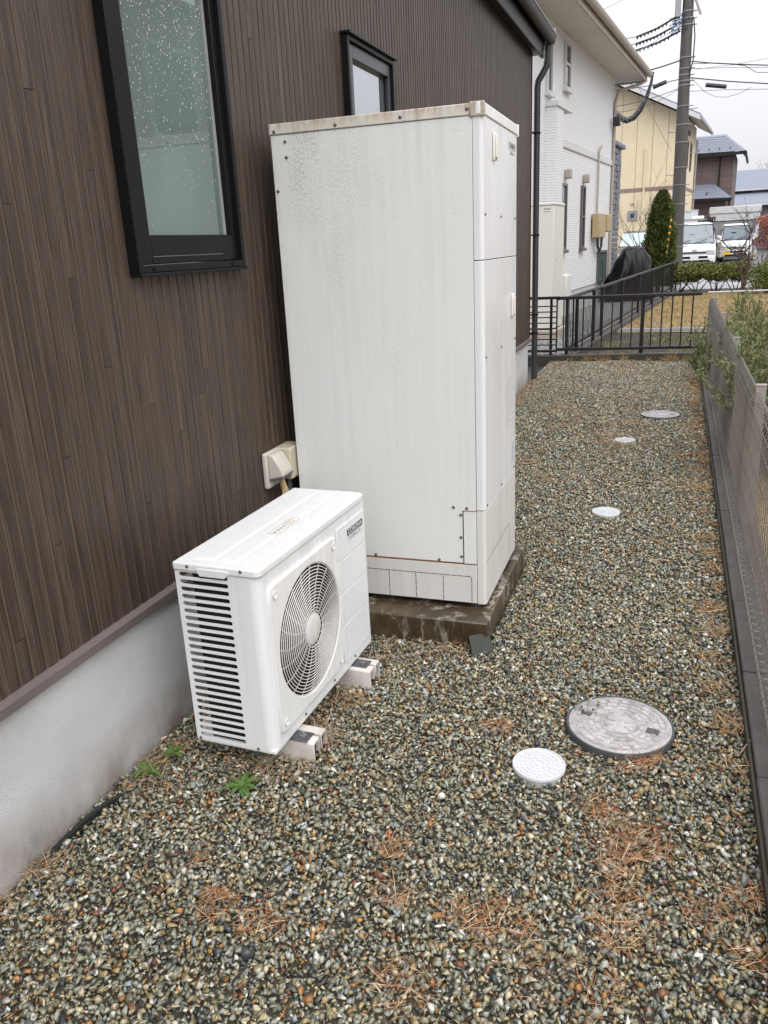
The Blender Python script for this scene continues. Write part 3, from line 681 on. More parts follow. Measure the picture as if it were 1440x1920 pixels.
mb.quad(side(SX0-0.006, ZS0+NS*ph), side(SX1+0.006, ZS0+NS*ph), side(SX1+0.006, ZT_), side(SX0-0.006, ZT_))
mb.quad(side(SX1+0.006, ZB_), side(-0.032, ZB_), side(-0.032, ZT_), side(SX1+0.006, ZT_))
ac = arc(-0.032, 0.032, 0.032, -PI/2, 0, 8)
for i in range(7): mb.quad((*ac[i], ZB_), (*ac[i+1], ZB_), (*ac[i+1], ZT_), (*ac[i], ZT_))
me = mb.mesh('side_panel', 'hp_casing'); bm = bmesh.new(); bm.from_mesh(me); bmesh.ops.remove_doubles(bm, verts=bm.verts, dist=0.0003); bm.to_mesh(me); bm.free()
me.polygons.foreach_set('use_smooth', [True]*len(me.polygons)); me.set_sharp_from_angle(angle=math.radians(30))
inst(me, 'side_panel', hp)
# front sheet with fan opening
FY, FZ, FR = 0.275, 0.367, 0.212
def plate_hole(mb, y0, y1, z0, z1, cy, cz, r, x, n=48, depth=0.0, rc=0.0):
    ci = []; ou = []
    for k in range(n):
        a = 2*PI*(k+0.5)/n; c_, s_ = math.cos(a), math.sin(a); ci.append((x, cy+r*c_, cz+r*s_))
        t = min(((y1-cy)/c_ if c_ > 1e-6 else (y0-cy)/c_ if c_ < -1e-6 else 9), ((z1-cz)/s_ if s_ > 1e-6 else (z0-cz)/s_ if s_ < -1e-6 else 9))
        ou.append([x, cy+t*c_, cz+t*s_])
    for cyy, czz in ((y0, z0), (y0, z1), (y1, z0), (y1, z1)):      # snap the nearest ring points to the corners
        k = min(range(n), key=lambda i: (ou[i][1]-cyy)**2+(ou[i][2]-czz)**2)
        ou[k][1] = cyy+(rc*0.3 if cyy == y0 else -rc*0.3); ou[k][2] = czz+(rc*0.3 if czz == z0 else -rc*0.3)
    b = len(mb.v); mb.v += ci+[tuple(q) for q in ou]
    for k in range(n): j = (k+1) % n; mb.f.append((b+k, b+j, b+n+j, b+n+k))
    if depth:
        b2 = len(mb.v); mb.v += [(x-depth, q[1], q[2]) for q in ci]+[(x-depth, q[1], q[2]) for q in ou]
        for k in range(n):
            j = (k+1) % n; mb.f.append((b+k, b2+k, b2+j, b+j)); mb.f.append((b+n+k, b+n+j, b2+n+j, b2+n+k))
mb = MB(); plate_hole(mb, 0.032, 0.50, ZB_, ZT_, FY, FZ, FR+0.004, 0.0)
mb.quad((0, 0.50, ZB_), (0, HW, ZB_), (0, HW, ZT_), (0, 0.50, ZT_))
mb.quad((0, HW, ZB_), (-HD, HW, ZB_), (-HD, HW, ZT_), (0, HW, ZT_))
mb.build('front_panel', 'hp_casing', hp)
mb = MB(); plate_hole(mb, 0.033, 0.492, 0.128, 0.607, FY, FZ, FR, 0.010, 56, 0.012, 0.02)
fp = mb.build('fan_panel', 'hp_panel', hp); bev(fp, 0.004, 2)
for (yy, zz) in ((0.062, 0.576), (0.463, 0.576), (0.062, 0.158), (0.463, 0.158)):
    MB().lathe([(0.0095, 0), (0.0125, 0.002), (0.0125, 0.0035), (0.0075, 0.0035), (0.0065, 0.0008)], 16, (0.0102, yy, zz), 'x').build('recess_ring', 'hp_panel', fp, smooth=True)
gr = MB().lathe([(0.050, -0.004), (0.053, 0.0), (0.050, 0.004), (0.044, 0.0065), (0.01, 0.007)], 32, (0.010, FY, FZ), 'x').build('fan_grille', 'grille', hp, smooth=True)
NR = 16
for i in range(NR):
    r = 0.058+(FR-0.002-0.058)*i/(NR-1)
    bulge = 0.010*(1-(i/(NR-1))**2)
    pts = [(0.006+bulge, FY+r*math.cos(a), FZ+r*math.sin(a)) for a in np.linspace(0, 2*PI, 57)[:-1]]
    MB().tube(pts, 0.0017, 5, closed=True).build('grille_ring', 'grille', gr, smooth=True)
NSP = 20
for i in range(NSP):
    a0 = 2*PI*i/NSP+0.05; pts = []
    for q in np.linspace(0, 1, 6):
        r = 0.052+(FR-0.052)*q; a = a0-0.32*q*q*0.6
        pts.append((0.0025+0.009*(1-q*q), FY+r*math.cos(a), FZ+r*math.sin(a)))
    MB().tube(pts, 0.0017, 5).build('grille_spoke', 'grille', gr, smooth=True)
# fan blades and dark shroud behind the grille
for i in range(3):
    a = 2*PI*i/3+0.4; mb = MB(); A = []; B = []
    for q in np.linspace(-0.5, 0.5, 5):
        A.append((-0.05-0.03*q, FY+0.055*math.cos(a+q), FZ+0.055*math.sin(a+q))); B.append((-0.045-0.05*q, FY+0.19*math.cos(a+q*1.4+.2), FZ+0.19*math.sin(a+q*1.4+.2)))
    for j in range(4): mb.quad(A[j], A[j+1], B[j+1], B[j])
    mb.build('fan_blade', 'fin', hp)
MB().lathe([(0.05, 0), (0.055, 0.05), (0.03, 0.06)], 20, (-0.08, FY, FZ), 'x').build('fan_hub', 'dark_inside', hp)
mb = MB(); n = 40
for k in range(n):
    a, b_ = 2*PI*k/n, 2*PI*(k+1)/n; R_ = FR+0.002
    mb.quad((-0.002, FY+R_*math.cos(a), FZ+R_*math.sin(a)), (-0.002, FY+R_*math.cos(b_), FZ+R_*math.sin(b_)), (-0.10, FY+R_*math.cos(b_), FZ+R_*math.sin(b_)), (-0.10, FY+R_*math.cos(a), FZ+R_*math.sin(a)))
mb.build('fan_shroud', 'dark_inside', hp)
MB().box(-HD+0.045, -0.12, 0.02, HW-0.02, HZ0+0.004, ZL-0.005).build('coil', 'dark_inside', hp)  # solid near-black box, its colour stands in for shade inside the casing
MB().box(-HD+0.002, -0.002, 0.002, HW-0.002, HZ0-0.006, HZ0+0.003).build('base_pan', 'hp_casing', hp)
# raised terminal cover at the right with three creases
rc_ = MB()
zz = [0.115, 0.256, 0.378, 0.498, 0.618]
for i in range(4):
    rc_.box(0.0005, 0.004, 0.506, 0.740, zz[i]+0.0012, zz[i+1]-0.0012)
rc_.build('terminal_cover', 'hp_casing', hp, bevel=0.0016)
st_ = MB().box(0.0042, 0.0047, 0.588, 0.722, 0.545, 0.590).build('badge', 'sticker', hp)
MB().box(0.0049, 0.0053, 0.588, 0.722, 0.5665, 0.590).build('badge_band', 'ink', st_)
RX = (PI/2, 0, PI/2)
text('badge_name', 'CORONA', 0.0245, 'sticker', st_, (0.0055, 0.655, 0.578), RX, 'CENTER', sx=1.12)
text('badge_text', '\u30a8\u30b3\u30ad\u30e5\u30fc\u30c8', 0.0165, 'ink', st_, (0.0050, 0.655, 0.5545), RX, 'CENTER', 0.0002)
# lid
ld = MB(); c = 0.022
poly = [(-HD-0.003, -0.005), *arc(0.005-c, -0.005+c, c, -PI/2, 0, 6), *arc(0.005-c, HW+0.004-c, c, 0, PI/2, 6), (-HD-0.003, HW+0.004)]
lid = ld.prism(poly, ZL, HZ1).build('lid', 'hp_lid', hp, bevel=0.006, seg=3)
for x0, x1 in ((-0.235, -0.165), (-0.150, -0.090), (-0.075, -0.030)):
    MB().prism([(x0, 0.035), (x1, 0.035), (x1, HW-0.04), (x0, HW-0.04)], HZ1-0.004, HZ1+0.0028).build('lid_ridge', 'hp_lid', lid, bevel=0.004, seg=2)
MB().prism_y([(-0.195, ZL+0.004), (-0.187, ZL-0.009), (-0.105, ZL-0.009), (-0.092, ZL+0.004), (-0.092, ZL+0.014), (-0.195, ZL+0.014)], -0.0085, -0.0045).build('lid_tab', 'hp_lid', lid, bevel=0.0015)
nl = MB()
for a, b_, c_, d_ in ((-0.118, -0.085, 0.27, 0.272), (-0.118, -0.085, 0.428, 0.43), (-0.118, -0.1165, 0.272, 0.428), (-0.0865, -0.085, 0.272, 0.428)): nl.box(a, b_, c_, d_, HZ1+0.0029, HZ1+0.0032)
nt_ = nl.build('notice_print', 'orange_ink', lid)
mk = MB()                                                  # faded, illegible print
for (xa, ya, n, h) in ((-0.099, 0.280, 4, 0.017), (-0.108, 0.355, 7, 0.008), (-0.094, 0.355, 6, 0.008)):
    for q in range(n):
        y_ = ya+q*h*1.12
        for _ in range(5):
            u, v = random.uniform(0, .75), random.uniform(-.5, .35)
            if random.random() < .5: mk.box(xa+v*h, xa+v*h+h*.13, y_+u*h*.4, y_+u*h*.4+h*.55, HZ1+0.0029, HZ1+0.0032)
            else: mk.box(xa-h*.4, xa+h*.35, y_+u*h, y_+u*h+h*.12, HZ1+0.00285, HZ1+0.00315)
mk.build('faded_print', 'orange_ink', nt_)
def screw_mesh(r): return MB().lathe([(r*1.25, 0), (r*1.2, r*0.2), (r, r*0.3), (r*0.8, r*0.75), (r*0.3, r)], 10).mesh('screw', 'screw', True)
SC = screw_mesh(0.0042)
for (x, z) in ((-0.228, 0.666), (-0.052, 0.668)): inst(SC, 'screw', hp, (x, -0.0052, z), (PI/2, 0, 0))
for (x, z) in ((-0.264, 0.0885), (-0.060, 0.0895)): inst(SC, 'screw', hp, (x, -0.0002, z), (PI/2, 0, 0))
for (yy, z) in ((0.20, 0.1), (0.42, 0.1), (0.60, 0.1)): inst(SC, 'screw', hp, (0.0002, yy, z), (0, PI/2, 0))
for yy in (0.118, 0.595):
    fo = MB().box(-0.03, 0.055, yy-0.026, yy+0.026, 0.0725, 0.0765).build('foot_plate', 'foot_plate', hp, bevel=0.001)
    MB().lathe([(0.011, 0), (0.011, 0.006), (0.006, 0.0065), (0.0055, 0.016), (0.003, 0.0175)], 8, (0.03, yy, 0.0765)).build('bolt', 'band', fo)
for yy, lab in ((0.1425, 'near'), (0.600, 'far')):
    bl = thing('mounting_block', 'off-white plastic foot block under the near end of the heat pump' if lab == 'near' else 'off-white plastic foot block under the heat pump end beside the tank', 'foot block', group='heat pump foot blocks')
    bl.matrix_world = hp.matrix_world  # placed below with the unit's own rotation
    bl.location = hp.location; bl.rotation_euler = hp.rotation_euler
    xa, xb = -0.33, 0.076
    for s in (-1, 1):
        poly = [(yy+s*0.006, 0.072), (yy+s*0.040, 0.072), (yy+s*0.046, 0.066), (yy+s*0.046, -0.02), (yy+s*0.040, -0.02), (yy+s*0.040, 0.062), (yy+s*0.012, 0.062), (yy+s*0.012, 0.020), (yy+s*0.006, 0.020)]
        MB().prism_x(poly, xa, xb).build('rail', 'block_plastic', bl, bevel=0.002)
    MB().box(xa, xb-0.06, yy-0.0055, yy+0.0055, 0.02, 0.058).build('web', 'block_plastic', bl)
    for s in (-1, 1): MB().box(xa+0.001, xb-0.012, yy+s*0.0125 if s > 0 else yy-0.039, yy+0.039 if s > 0 else yy-0.0125, 0.0, 0.061).build('core', 'dark_inside', bl)

# ================================================================== WATER TANK
TD, TW, TZ0, TZ1 = 0.7825, 0.6613, 0.126, 1.946
tk = thing('water_heater_tank', 'tall weathered white hot water tank cabinet on a concrete pad', 'water heater', (0.8651, 2.8769, 0), 0.0115)
LZ_ = 1.908
SXm = -0.036                                             # seam between side sheet and front cover
MB().prism([(-TD, 0), (SXm-0.0018, 0), (SXm-0.0018, TW), (-TD, TW)], 0.2955, LZ_).build('side_panel', 'tank_side', tk, bevel=0.002)
def front_cover(z0, z1, name, m, back=SXm):
    r = 0.016; pl = [(back, 0.0), *arc(-r, r, r, -PI/2, 0, 7), *arc(-r, TW-r, r, 0, PI/2, 7), (back, TW), (back, TW-0.01), (-0.012, TW-0.02), (-0.012, 0.02), (back, 0.012)]
    n = len(pl); b = MB(); b.prism([(x, y-0.0012 if y < 0.02 else y) for x, y in pl], z0, z1)
    return b.build(name, m, tk, bevel=0.0012, smooth=True)
d1 = front_cover(1.4475, LZ_, 'upper_cover', 'tank_front')
d2 = front_cover(0.5225, 1.4445, 'middle_cover', 'tank_front')
d3 = front_cover(TZ0, 0.5190, 'lower_cover', 'tank_low')
MB().box(-TD+0.002, -0.014, 0.004, TW-0.004, 0.14, 1.9).build('core', 'seam', tk)
# recessed seams show the dark core; side strip of the lower cover
MB().box(-0.088, SXm-0.0018, -0.0022, 0.003, 0.2985, 0.5165).build('side_flap', 'tank_side', tk, bevel=0.0008)
MB().box(-TD, -0.0905, -0.0012, 0.003, 0.2962, 0.30).build('rust_line', 'rust', tk)
MB().box(-0.088, SXm-0.001, -0.0028, 0.0, 0.5168, 0.5192).build('rust_line', 'rust', tk)
MB().box(-0.092, -0.0885, -0.0015, 0.0, 0.30, 0.518).build('seam_line', 'seam', tk)
MB().box(-TD, SXm-0.0018, -0.001, TW, TZ0+0.002, 0.2930).build('base_skirt', 'tank_low', tk, bevel=0.002)
MB().box(-TD, SXm-0.002, -0.0009, 0.0, 0.2929, 0.2956).build('rust_line', 'rust', tk)
ko = MB()                                                  # dashed knock-out outline
def dashes(x0, z0, x1, z1, on=0.024, off=0.004):
    L_ = math.hypot(x1-x0, z1-z0); t = 0
    while t < L_-0.002:
        e = min(t+on, L_); a, b_ = t/L_, e/L_
        xa, xb, za, zb = x0+(x1-x0)*a, x0+(x1-x0)*b_, z0+(z1-z0)*a, z0+(z1-z0)*b_
        if abs(x1-x0) > abs(z1-z0): ko.box(min(xa, xb), max(xa, xb), -0.0017, -0.0004, za-0.0013, za+0.0013)
        else: ko.box(xa-0.0013, xa+0.0013, -0.0017, -0.0004, min(za, zb), max(za, zb))
        t = e+off
dashes(-0.76, 0.243, -0.059, 0.243)
for x in (-0.635, -0.52, -0.407, -0.292, -0.177, -0.059): dashes(x, 0.2405, x, 0.131)
ko.build('knockout_slots', 'seam', tk)
# lid with rusted rim, corner caps
ldt = MB().prism([(-TD-0.004, -0.004), (-0.047, -0.004), (-0.047, TW+0.004), (-TD-0.004, TW+0.004)], LZ_+0.0015, TZ1).build('lid', 'tank_lid', tk, bevel=0.003)
MB().prism([(-0.0465, -0.0038), *arc(-0.012, 0.012-0.0038, 0.012+0.004, -PI/2, 0, 4), *arc(-0.012, TW-0.008, 0.016, 0, PI/2, 4), (-0.0465, TW+0.0038)], LZ_+0.0015, TZ1+0.001).build('lid_front', 'tank_lid_front', tk, bevel=0.003)
for y0_, y1_ in ((-0.0065, 0.012), (TW-0.012, TW+0.0065)):
    MB().box(-0.0455, 0.0065, y0_, y1_, LZ_-0.0045, TZ1+0.004).build('corner_cap', 'beige_cap' if y0_ < 0 else 'tank_lid_front', tk, bevel=0.004, seg=3)
SC2 = screw_mesh(0.0050)
for x, z in ((-0.765, 1.919), (-0.526, 1.922), (-0.286, 1.925), (-0.053, 1.929)): inst(SC2, 'screw', tk, (x, -0.0042, z), (PI/2, 0, 0))
for x, z in ((-0.726, 1.884), (-0.725, 1.832), (-0.769, 1.72), (-0.461, 0.306), (-0.191, 0.3055), (-0.128, 0.53), (-0.075, 0.5285), (-0.1, 0.50), (-0.1, 0.407), (-0.099, 0.326)):
    inst(SC2, 'screw', tk, (x, -0.0004, z), (PI/2, 0, 0))
for yy, z in ((0.02, 1.597), (0.309, 1.595), (0.609, 1.594), (0.02, 1.107), (0.318, 1.107), (0.62, 1.107), (0.022, 0.539), (0.314, 0.538), (0.605, 0.537)): inst(SC, 'screw', tk, (0.0003, yy, z), (0, PI/2, 0))
for yy, z in ((0.175, 1.825), (0.548, 1.253)):
    h = MB().box(0.0005, 0.010, yy-0.024, yy+0.024, z-0.046, z+0.046).build('handle', 'white_plastic', d1 if z > 1.5 else d2, bevel=0.006, seg=3)
    MB().box(0.0104, 0.018, yy-0.021, yy-0.010, z-0.036, z+0.036).box(0.0104, 0.014, yy-0.0095, yy+0.019, z-0.040, z-0.030).build('grip', 'white_plastic', h, bevel=0.003)
    inst(SC, 'screw', h, (0.0102, yy+0.008, z+0.030), (0, PI/2, 0))
lb = MB()
for a, b_, c_, d_ in ((0.472, 0.612, 1.868, 1.8695), (0.472, 0.612, 1.8455, 1.847), (0.472, 0.4735, 1.847, 1.868), (0.6105, 0.612, 1.847, 1.868)): lb.box(0.0003, 0.0008, a, b_, c_, d_)
lo_ = lb.build('badge_outline', 'ink', tk)
text('badge_name', 'CORONA', 0.021, 'ink', lo_, (0.0004, 0.542, 1.8575), RX, 'CENTER', 0.0003, 1.25)
text('badge_text', '\u30a8\u30b3\u30ad\u30e5\u30fc\u30c8', 0.017, 'ink', lo_, (0.0004, 0.548, 1.832), RX, 'CENTER', 0.0003)
for i in range(14): MB().box(0.0002, 0.0005, 0.415, 0.415+random.uniform(.10, .17), 0.765+i*0.0145, 0.7685+i*0.0145).build('printed_line', 'faint_ink', d2)
lab2 = MB().box(0.0003, 0.0007, 0.545, 0.625, 0.565, 0.665).build('notice_label', 'sticker_blue', tk)
for i in range(6): MB().box(0.0008, 0.0011, 0.553, 0.553+random.uniform(.03, .062), 0.575+i*0.014, 0.582+i*0.014).build('printed_line', 'faint_ink', lab2)
gl = MB().box(-0.0005, 0.0006, 0.016, 0.495, 0.3035, 0.3055).box(-0.0005, 0.0006, 0.4955, 0.4970, 0.13, 0.3055); gl.build('panel_line', 'seam', d3)
for yy in (0.06, TW-0.06):
    for xx in (-0.72, -0.06): MB().lathe([(0.03, 0), (0.03, 0.02), (0.018, 0.022)], 12, (xx, yy, 0.1062)).build('foot', 'foot_plate', tk)
# concrete pad
pad = MB(); bmp = bmesh.new()
pd = MB().box(-0.86, 0, 0, PADY1-PADY0, -0.15, 0.106).build('concrete_pad', 'pad_concrete', None, (PADX, PADY0, 0), 0.0115, bevel=0.006)
tag(pd, 'low brown stained concrete slab under the hot water tank', 'concrete pad')

# ------------------------------------------------------------------ wall sockets and cable
ot = thing('outdoor_socket', 'pale hooded weatherproof socket on the brown wall with a plug cable below', 'socket', (0.0, 2.715, 0.61))
MB().box(0.002, 0.022, 0, 0.115, 0, 0.145).build('back_plate', 'outlet_plastic', ot, bevel=0.006, seg=3)
MB().prism_y([(0.022, 0.036), (0.085, 0.052), (0.082, 0.075), (0.045, 0.138), (0.022, 0.14)], 0.012, 0.104).build('hood', 'outlet_plastic', ot, bevel=0.007, seg=3)
MB().prism_y([(0.0225, 0.030), (0.084, 0.045), (0.0845, 0.055), (0.0225, 0.041)], 0.010, 0.106).build('hood_rim', 'outlet_grey', ot, bevel=0.003)
MB().tube([(0.05, 0.055, 0.05), (0.058, 0.06, 0.0), (0.06, 0.07, -0.06), (0.055, 0.085, -0.13), (0.05, 0.09, -0.30), (0.055, 0.085, -0.60)], 0.008, 8).build('cable', 'white_plastic', ot, smooth=True)
MB().tube([(0.052, 0.056, 0.042), (0.058, 0.06, 0.0), (0.060, 0.066, -0.04)], [0.011, 0.013, 0.010], 8).build('tape_wrap', 'tape', ot, smooth=True)
for s in (-1, 1): MB().quad((0.062, 0.055, 0.02), (0.062, 0.068, 0.02), (0.066, 0.065+s*0.045+.006, -0.075), (0.066, 0.053+s*0.045, -0.075)).build('tape_tail', 'tape', ot)
bx = thing('junction_box', 'cream square junction box on the brown wall behind the hooded socket', 'junction box', (0.0, 2.822, 0.625))
MB().box(0.002, 0.075, 0, 0.125, 0, 0.13).build('case', 'cream_plastic', bx, bevel=0.006, seg=3)
MB().lathe([(0.022, 0), (0.022, 0.002), (0.020, 0.003)], 18, (0.04, -0.0002, 0.09)).build('knockout', 'cream_plastic', bx)
mb = MB(); pts = [(0.035+0.0*i, 0.05, -0.006*i) for i in range(70)]
mb.tube([(0.035, 0.05, 0.0-0.005*i) for i in range(100)], [0.0125 if i % 2 else 0.0105 for i in range(100)], 8).build('corrugated_conduit', 'conduit', bx, smooth=False)

# ------------------------------------------------------------------ inspection covers
def round_cover(x, y, r, label, big):
    c = thing('inspection_cover', label, 'cover', (x, y, -0.002 if big else -0.003 if y < 3 else -0.006), random.uniform(-.4, .4) if not big else 0.15, group='round covers set in the gravel')
    if big:
        MB().lathe([(r, -0.03), (r, 0.018), (r-0.002, 0.022), (r-0.006, 0.022), (r-0.007, 0.016)], 56, (0, 0, 0)).build('rim', 'cover_rim', c, smooth=True)
        pl = MB().lathe([(r-0.008, -0.01), (r-0.008, 0.0205), (r-0.010, 0.022)], 56).build('plate', 'cover_grey', c, smooth=True)
        for rr_, w_ in ((r-0.024, .002), (r*0.34, .003)):
            MB().lathe([(rr_+w_, 0.0215), (rr_+w_, 0.0238), (rr_-w_, 0.0238), (rr_-w_, 0.0215)], 48).build('ring_rib', 'cover_grey', pl)
        tb = MB(); rows = ((0.42, 10), (0.54, 14), (0.66, 18), (0.78, 22))
        for q, n in rows:
            for i in range(n):
                a = 2*PI*(i+random.uniform(-.1, .1))/n+q; wd = r*q*2*PI/n*0.36; hh = r*0.045; cc_, ss_ = math.cos(a), math.sin(a); b = len(tb.v)
                R_ = r*q
                pts = [(R_-hh, -wd), (R_+hh, -wd), (R_+hh, wd), (R_-hh, wd)]
                tb.prism([(px*cc_-py*ss_, px*ss_+py*cc_) for px, py in pts], 0.0215, 0.0240)
        for i in range(6):
            a = 2*PI*i/6+.3; ex = [(0.02, -0.004), (r*0.30, -0.007), (r*0.30, 0.007), (0.02, 0.004)]
            tb.prism([(px*math.cos(a)-py*math.sin(a), px*math.sin(a)+py*math.cos(a)) for px, py in ex], 0.0215, 0.0240)
        tb.build('tread_pattern', 'cover_grey', pl)
        MB().box(-0.019, 0.019, -0.014, 0.014, 0.0216, 0.0246).build('key_slot', 'cover_slot', c, (r*0.58, -0.035, 0), -0.35)
        MB().box(-0.017, 0.017, -0.012, 0.012, 0.0216, 0.0243).build('key_slot', 'cover_slot', c, (-r*0.60, 0.045, 0), -0.35)
    else:
        MB().lathe([(r-0.004, -0.03), (r-0.004, 0.010), (r, 0.012), (r, 0.020), (r-0.002, 0.0225), (r-0.006, 0.0225), (r-0.0065, 0.0205)], 40).build('rim', 'cover_white', c, smooth=True)
        pl = MB().lathe([(r-0.008, -0.01), (r-0.008, 0.019), (r-0.009, 0.0198)], 40).build('plate', 'cover_white', c, smooth=True)
        tb = MB()
        for q, n in ((0.10, 1), (0.26, 8), (0.44, 12), (0.62, 16), (0.79, 18)):
            for i in range(n):
                a0 = 2*PI*(i+0.5*(q > .4))/n; a1 = a0+2*PI/n-0.07/q if n > 1 else a0+2*PI
                R0, R1 = r*(q-0.068), r*(q+0.068)
                if n == 1: tb.prism([(r*0.12*math.cos(t), r*0.12*math.sin(t)) for t in np.linspace(0, 2*PI, 11)[:-1]], 0.0195, 0.0222); continue
                ang = np.linspace(a0, a1, 4)
                tb.prism([(R0*math.cos(t), R0*math.sin(t)) for t in ang]+[(R1*math.cos(t), R1*math.sin(t)) for t in reversed(ang)], 0.0195, 0.0222)
        tb.build('tread_pattern', 'cover_white', pl)
    return c
round_cover(*COVERS[0], 'large grey round manhole cover nearest the camera, beside a small white lid', True)
round_cover(*COVERS[1], 'small white round lid just left of the near grey manhole cover', False)
round_cover(*COVERS[2], 'small white round lid in mid gravel right of the tank', False)
round_cover(*COVERS[3], 'small white round lid just before the far grey manhole cover', False)
round_cover(*COVERS[4], 'large grey round manhole cover farthest from the camera', True)

# ------------------------------------------------------------------ slate chip, rubber edging, weeds, dead grass
o = MB().prism([(-0.05, -0.05), (0.055, -0.035), (0.045, 0.05), (-0.04, 0.045)], -0.006, 0.006).build('slate_piece', 'slate', None, (0.876, 2.715, 0.026), 0.75, bevel=0.002)
o.rotation_euler = (math.radians(48), math.radians(6), math.radians(42)); tag(o, 'dark green flat stone leaning at the concrete pad corner', 'stone')
pts = [(0.022, 1.30, 0.004), (0.030, 1.38, 0.018), (0.040, 1.46, 0.026), (0.052, 1.53, 0.026), (0.066, 1.59, 0.016), (0.075, 1.63, -0.002)]
mb = MB(); A = []
for i, q in enumerate(pts): A.append(q)
for i in range(len(pts)-1):
    a, b_ = Vector(pts[i]), Vector(pts[i+1]); inn = Vector((0.002, 0, 0))
    wa, wb = Vector((-0.016, 0, -0.006)), Vector((-0.016, 0, -0.006))
    mb.quad(a, b_, b_+wb, a+wa); mb.quad(a-Vector((0, 0, .03)), b_-Vector((0, 0, .03)), b_, a)
o = mb.build('rubber_edging', 'rubber', smooth=False); s_ = o.modifiers.new('t', 'SOLIDIFY'); s_.thickness = 0.004
tag(o, 'dark rubber sheet edge sticking out of gravel along the pale foundation', 'edging')
def weed(x, y, s, n, label):
    t = thing('dandelion_weed', label, 'weed', (x, y, 0.0), random.uniform(0, 6), group='green weeds by the heat pump')
    for i in range(n):
        a = 2*PI*i/n+random.uniform(-.3, .3); L_ = s*random.uniform(.6, 1.1); mb = MB(); k = 8; prev = None
        for j in range(k+1):
            q = j/k; wv = L_*0.17*math.sin(PI*min(1, q*0.92+0.05))*(0.65+0.5*(j % 2)); zz = 0.012+L_*(0.55*q-0.5*q*q)
            cen = Vector((math.cos(a)*L_*q, math.sin(a)*L_*q, zz)); sd_ = Vector((-math.sin(a), math.cos(a), 0))*wv
            cur = (cen-sd_+Vector((0, 0, wv*.3)), cen, cen+sd_+Vector((0, 0, wv*.3)))
            if prev: mb.quad(prev[0], prev[1], cur[1], cur[0]); mb.quad(prev[1], prev[2], cur[2], cur[1])
            prev = cur
        mb.build('leaf', 'leaf_green', t)
    return t
weed(0.386, 1.716, 0.062, 9, 'small green dandelion weed in open gravel before the heat pump')
weed(0.060, 1.70, 0.060, 8, 'green dandelion weed at the pale foundation left of the heat pump')
weed(0.085, 1.80, 0.05, 7, 'green leafy weed tucked beneath the near left corner of the heat pump')
def tuft(pts, n, length, spread, palette, name, label, lie=0.25, width=0.0016, cat='dry grass'):
    B, D, Ls = [], [], []
    for x, y, r, wgt in pts:
        m_ = int(n*wgt); a = rng.uniform(0, 2*PI, m_); q = np.sqrt(rng.random(m_))*r
        b = np.stack([x+np.cos(a)*q, y+np.sin(a)*q*0.9, np.full(m_, 0.006)+rng.uniform(0, .012, m_)], 1)
        a2 = rng.uniform(0, 2*PI, m_); el = np.abs(rng.normal(0, lie, m_))
        B.append(b); D.append(np.stack([np.cos(a2)*np.cos(el), np.sin(a2)*np.cos(el), np.sin(el)], 1)); Ls.append(length*rng.uniform(.35, 1.3, m_))
    B, D, Ls = map(np.concatenate, (B, D, Ls))
    o = needles(name, B, D, Ls, np.full(len(B), width)*rng.uniform(.6, 1.4, len(B)), palette, None, 0.25, 'blades', 0.12)
    return tag(o, label, cat, kind='stuff')
DRY = [(4, (.40, .19, .09)), (3, (.48, .28, .14)), (2, (.30, .12, .055)), (2, (.55, .40, .24)), (1, (.2, .09, .05))]
spots = [(1.05, 2.23, .05, .5), (1.47, 2.15, .06, .6), (1.52, 2.17, .03, .5), (1.40, 1.90, .05, .6), (1.50, 1.80, .085, 1.6), (1.46, 1.70, .06, .7), (1.47, 1.60, .06, .5), (1.49, 1.50, .08, .9), (1.21, 1.43, .085, 1.1), (1.12, 1.44, .05, .4),
         (0.54, 1.30, .055, .8), (0.68, 1.28, .06, .6), (1.05, 1.21, .08, .6), (1.66, 1.60, .06, .6), (1.75, 1.68, .04, .5), (0.90, 1.60, .045, .5), (0.95, 1.45, .05, .4), (1.76, 1.50, .05, .5), (0.42, 1.42, .03, .2), (1.40, 1.32, .10, .6)]
tuft(spots, 170, 0.052, 0.1, DRY, 'dry_grass', 'reddish dry grass tufts lying flat on the near gravel')
spots = [(0.53, 1.96, .05, .8), (0.50, 2.05, .07, 1.2), (0.46, 1.84, .09, 1.2), (0.36, 1.80, .08, .9), (0.60, 2.62, .16, 1.2), (0.78, 2.69, .08, .8), (0.52, 2.25, .06, .8), (0.10, 1.66, .08, .8), (0.05, 1.28, .05, .8), (0.04, 1.15, .04, .5), (0.1, 1.85, .05, .6), (0.05, 1.75, .04, .6)]
tuft(spots, 120, 0.055, 0.1, [(3, (.36, .24, .14)), (2, (.24, .15, .08)), (2, (.45, .33, .2))], 'dead_grass', 'brown dead grass around the heat pump and along its foundation', 0.35)
spots = [(1.76+random.uniform(-.06, .02), y_, .06, random.uniform(.2, .7)) for y_ in np.arange(2.2, 10.4, .22)]+[(random.uniform(.1, 1.7), random.uniform(5.0, 10.3), .14, random.uniform(.15, .5)) for _ in range(46)]+[(0.06, y_, .07, .5) for y_ in np.arange(6.5, 9.4, .3)]
tuft(spots, 190, 0.06, 0.1, [(4, (.42, .27, .13)), (3, (.36, .19, .09)), (2, (.5, .38, .22))], 'withered_grass', 'pale withered grass along the kerb and over the far gravel', 0.4, 0.0022)
spots = [(random.uniform(0.0, 1.75), 10.62+random.uniform(-.03, .03), .05, random.uniform(.2, .5)) for _ in range(22)]
tuft(spots, 130, 0.10, 0.1, [(4, (.42, .27, .13)), (3, (.36, .22, .10)), (1, (.14, .2, .06))], 'kerb_grass', 'upright dead grass along the far cross kerb', 1.0, 0.003)
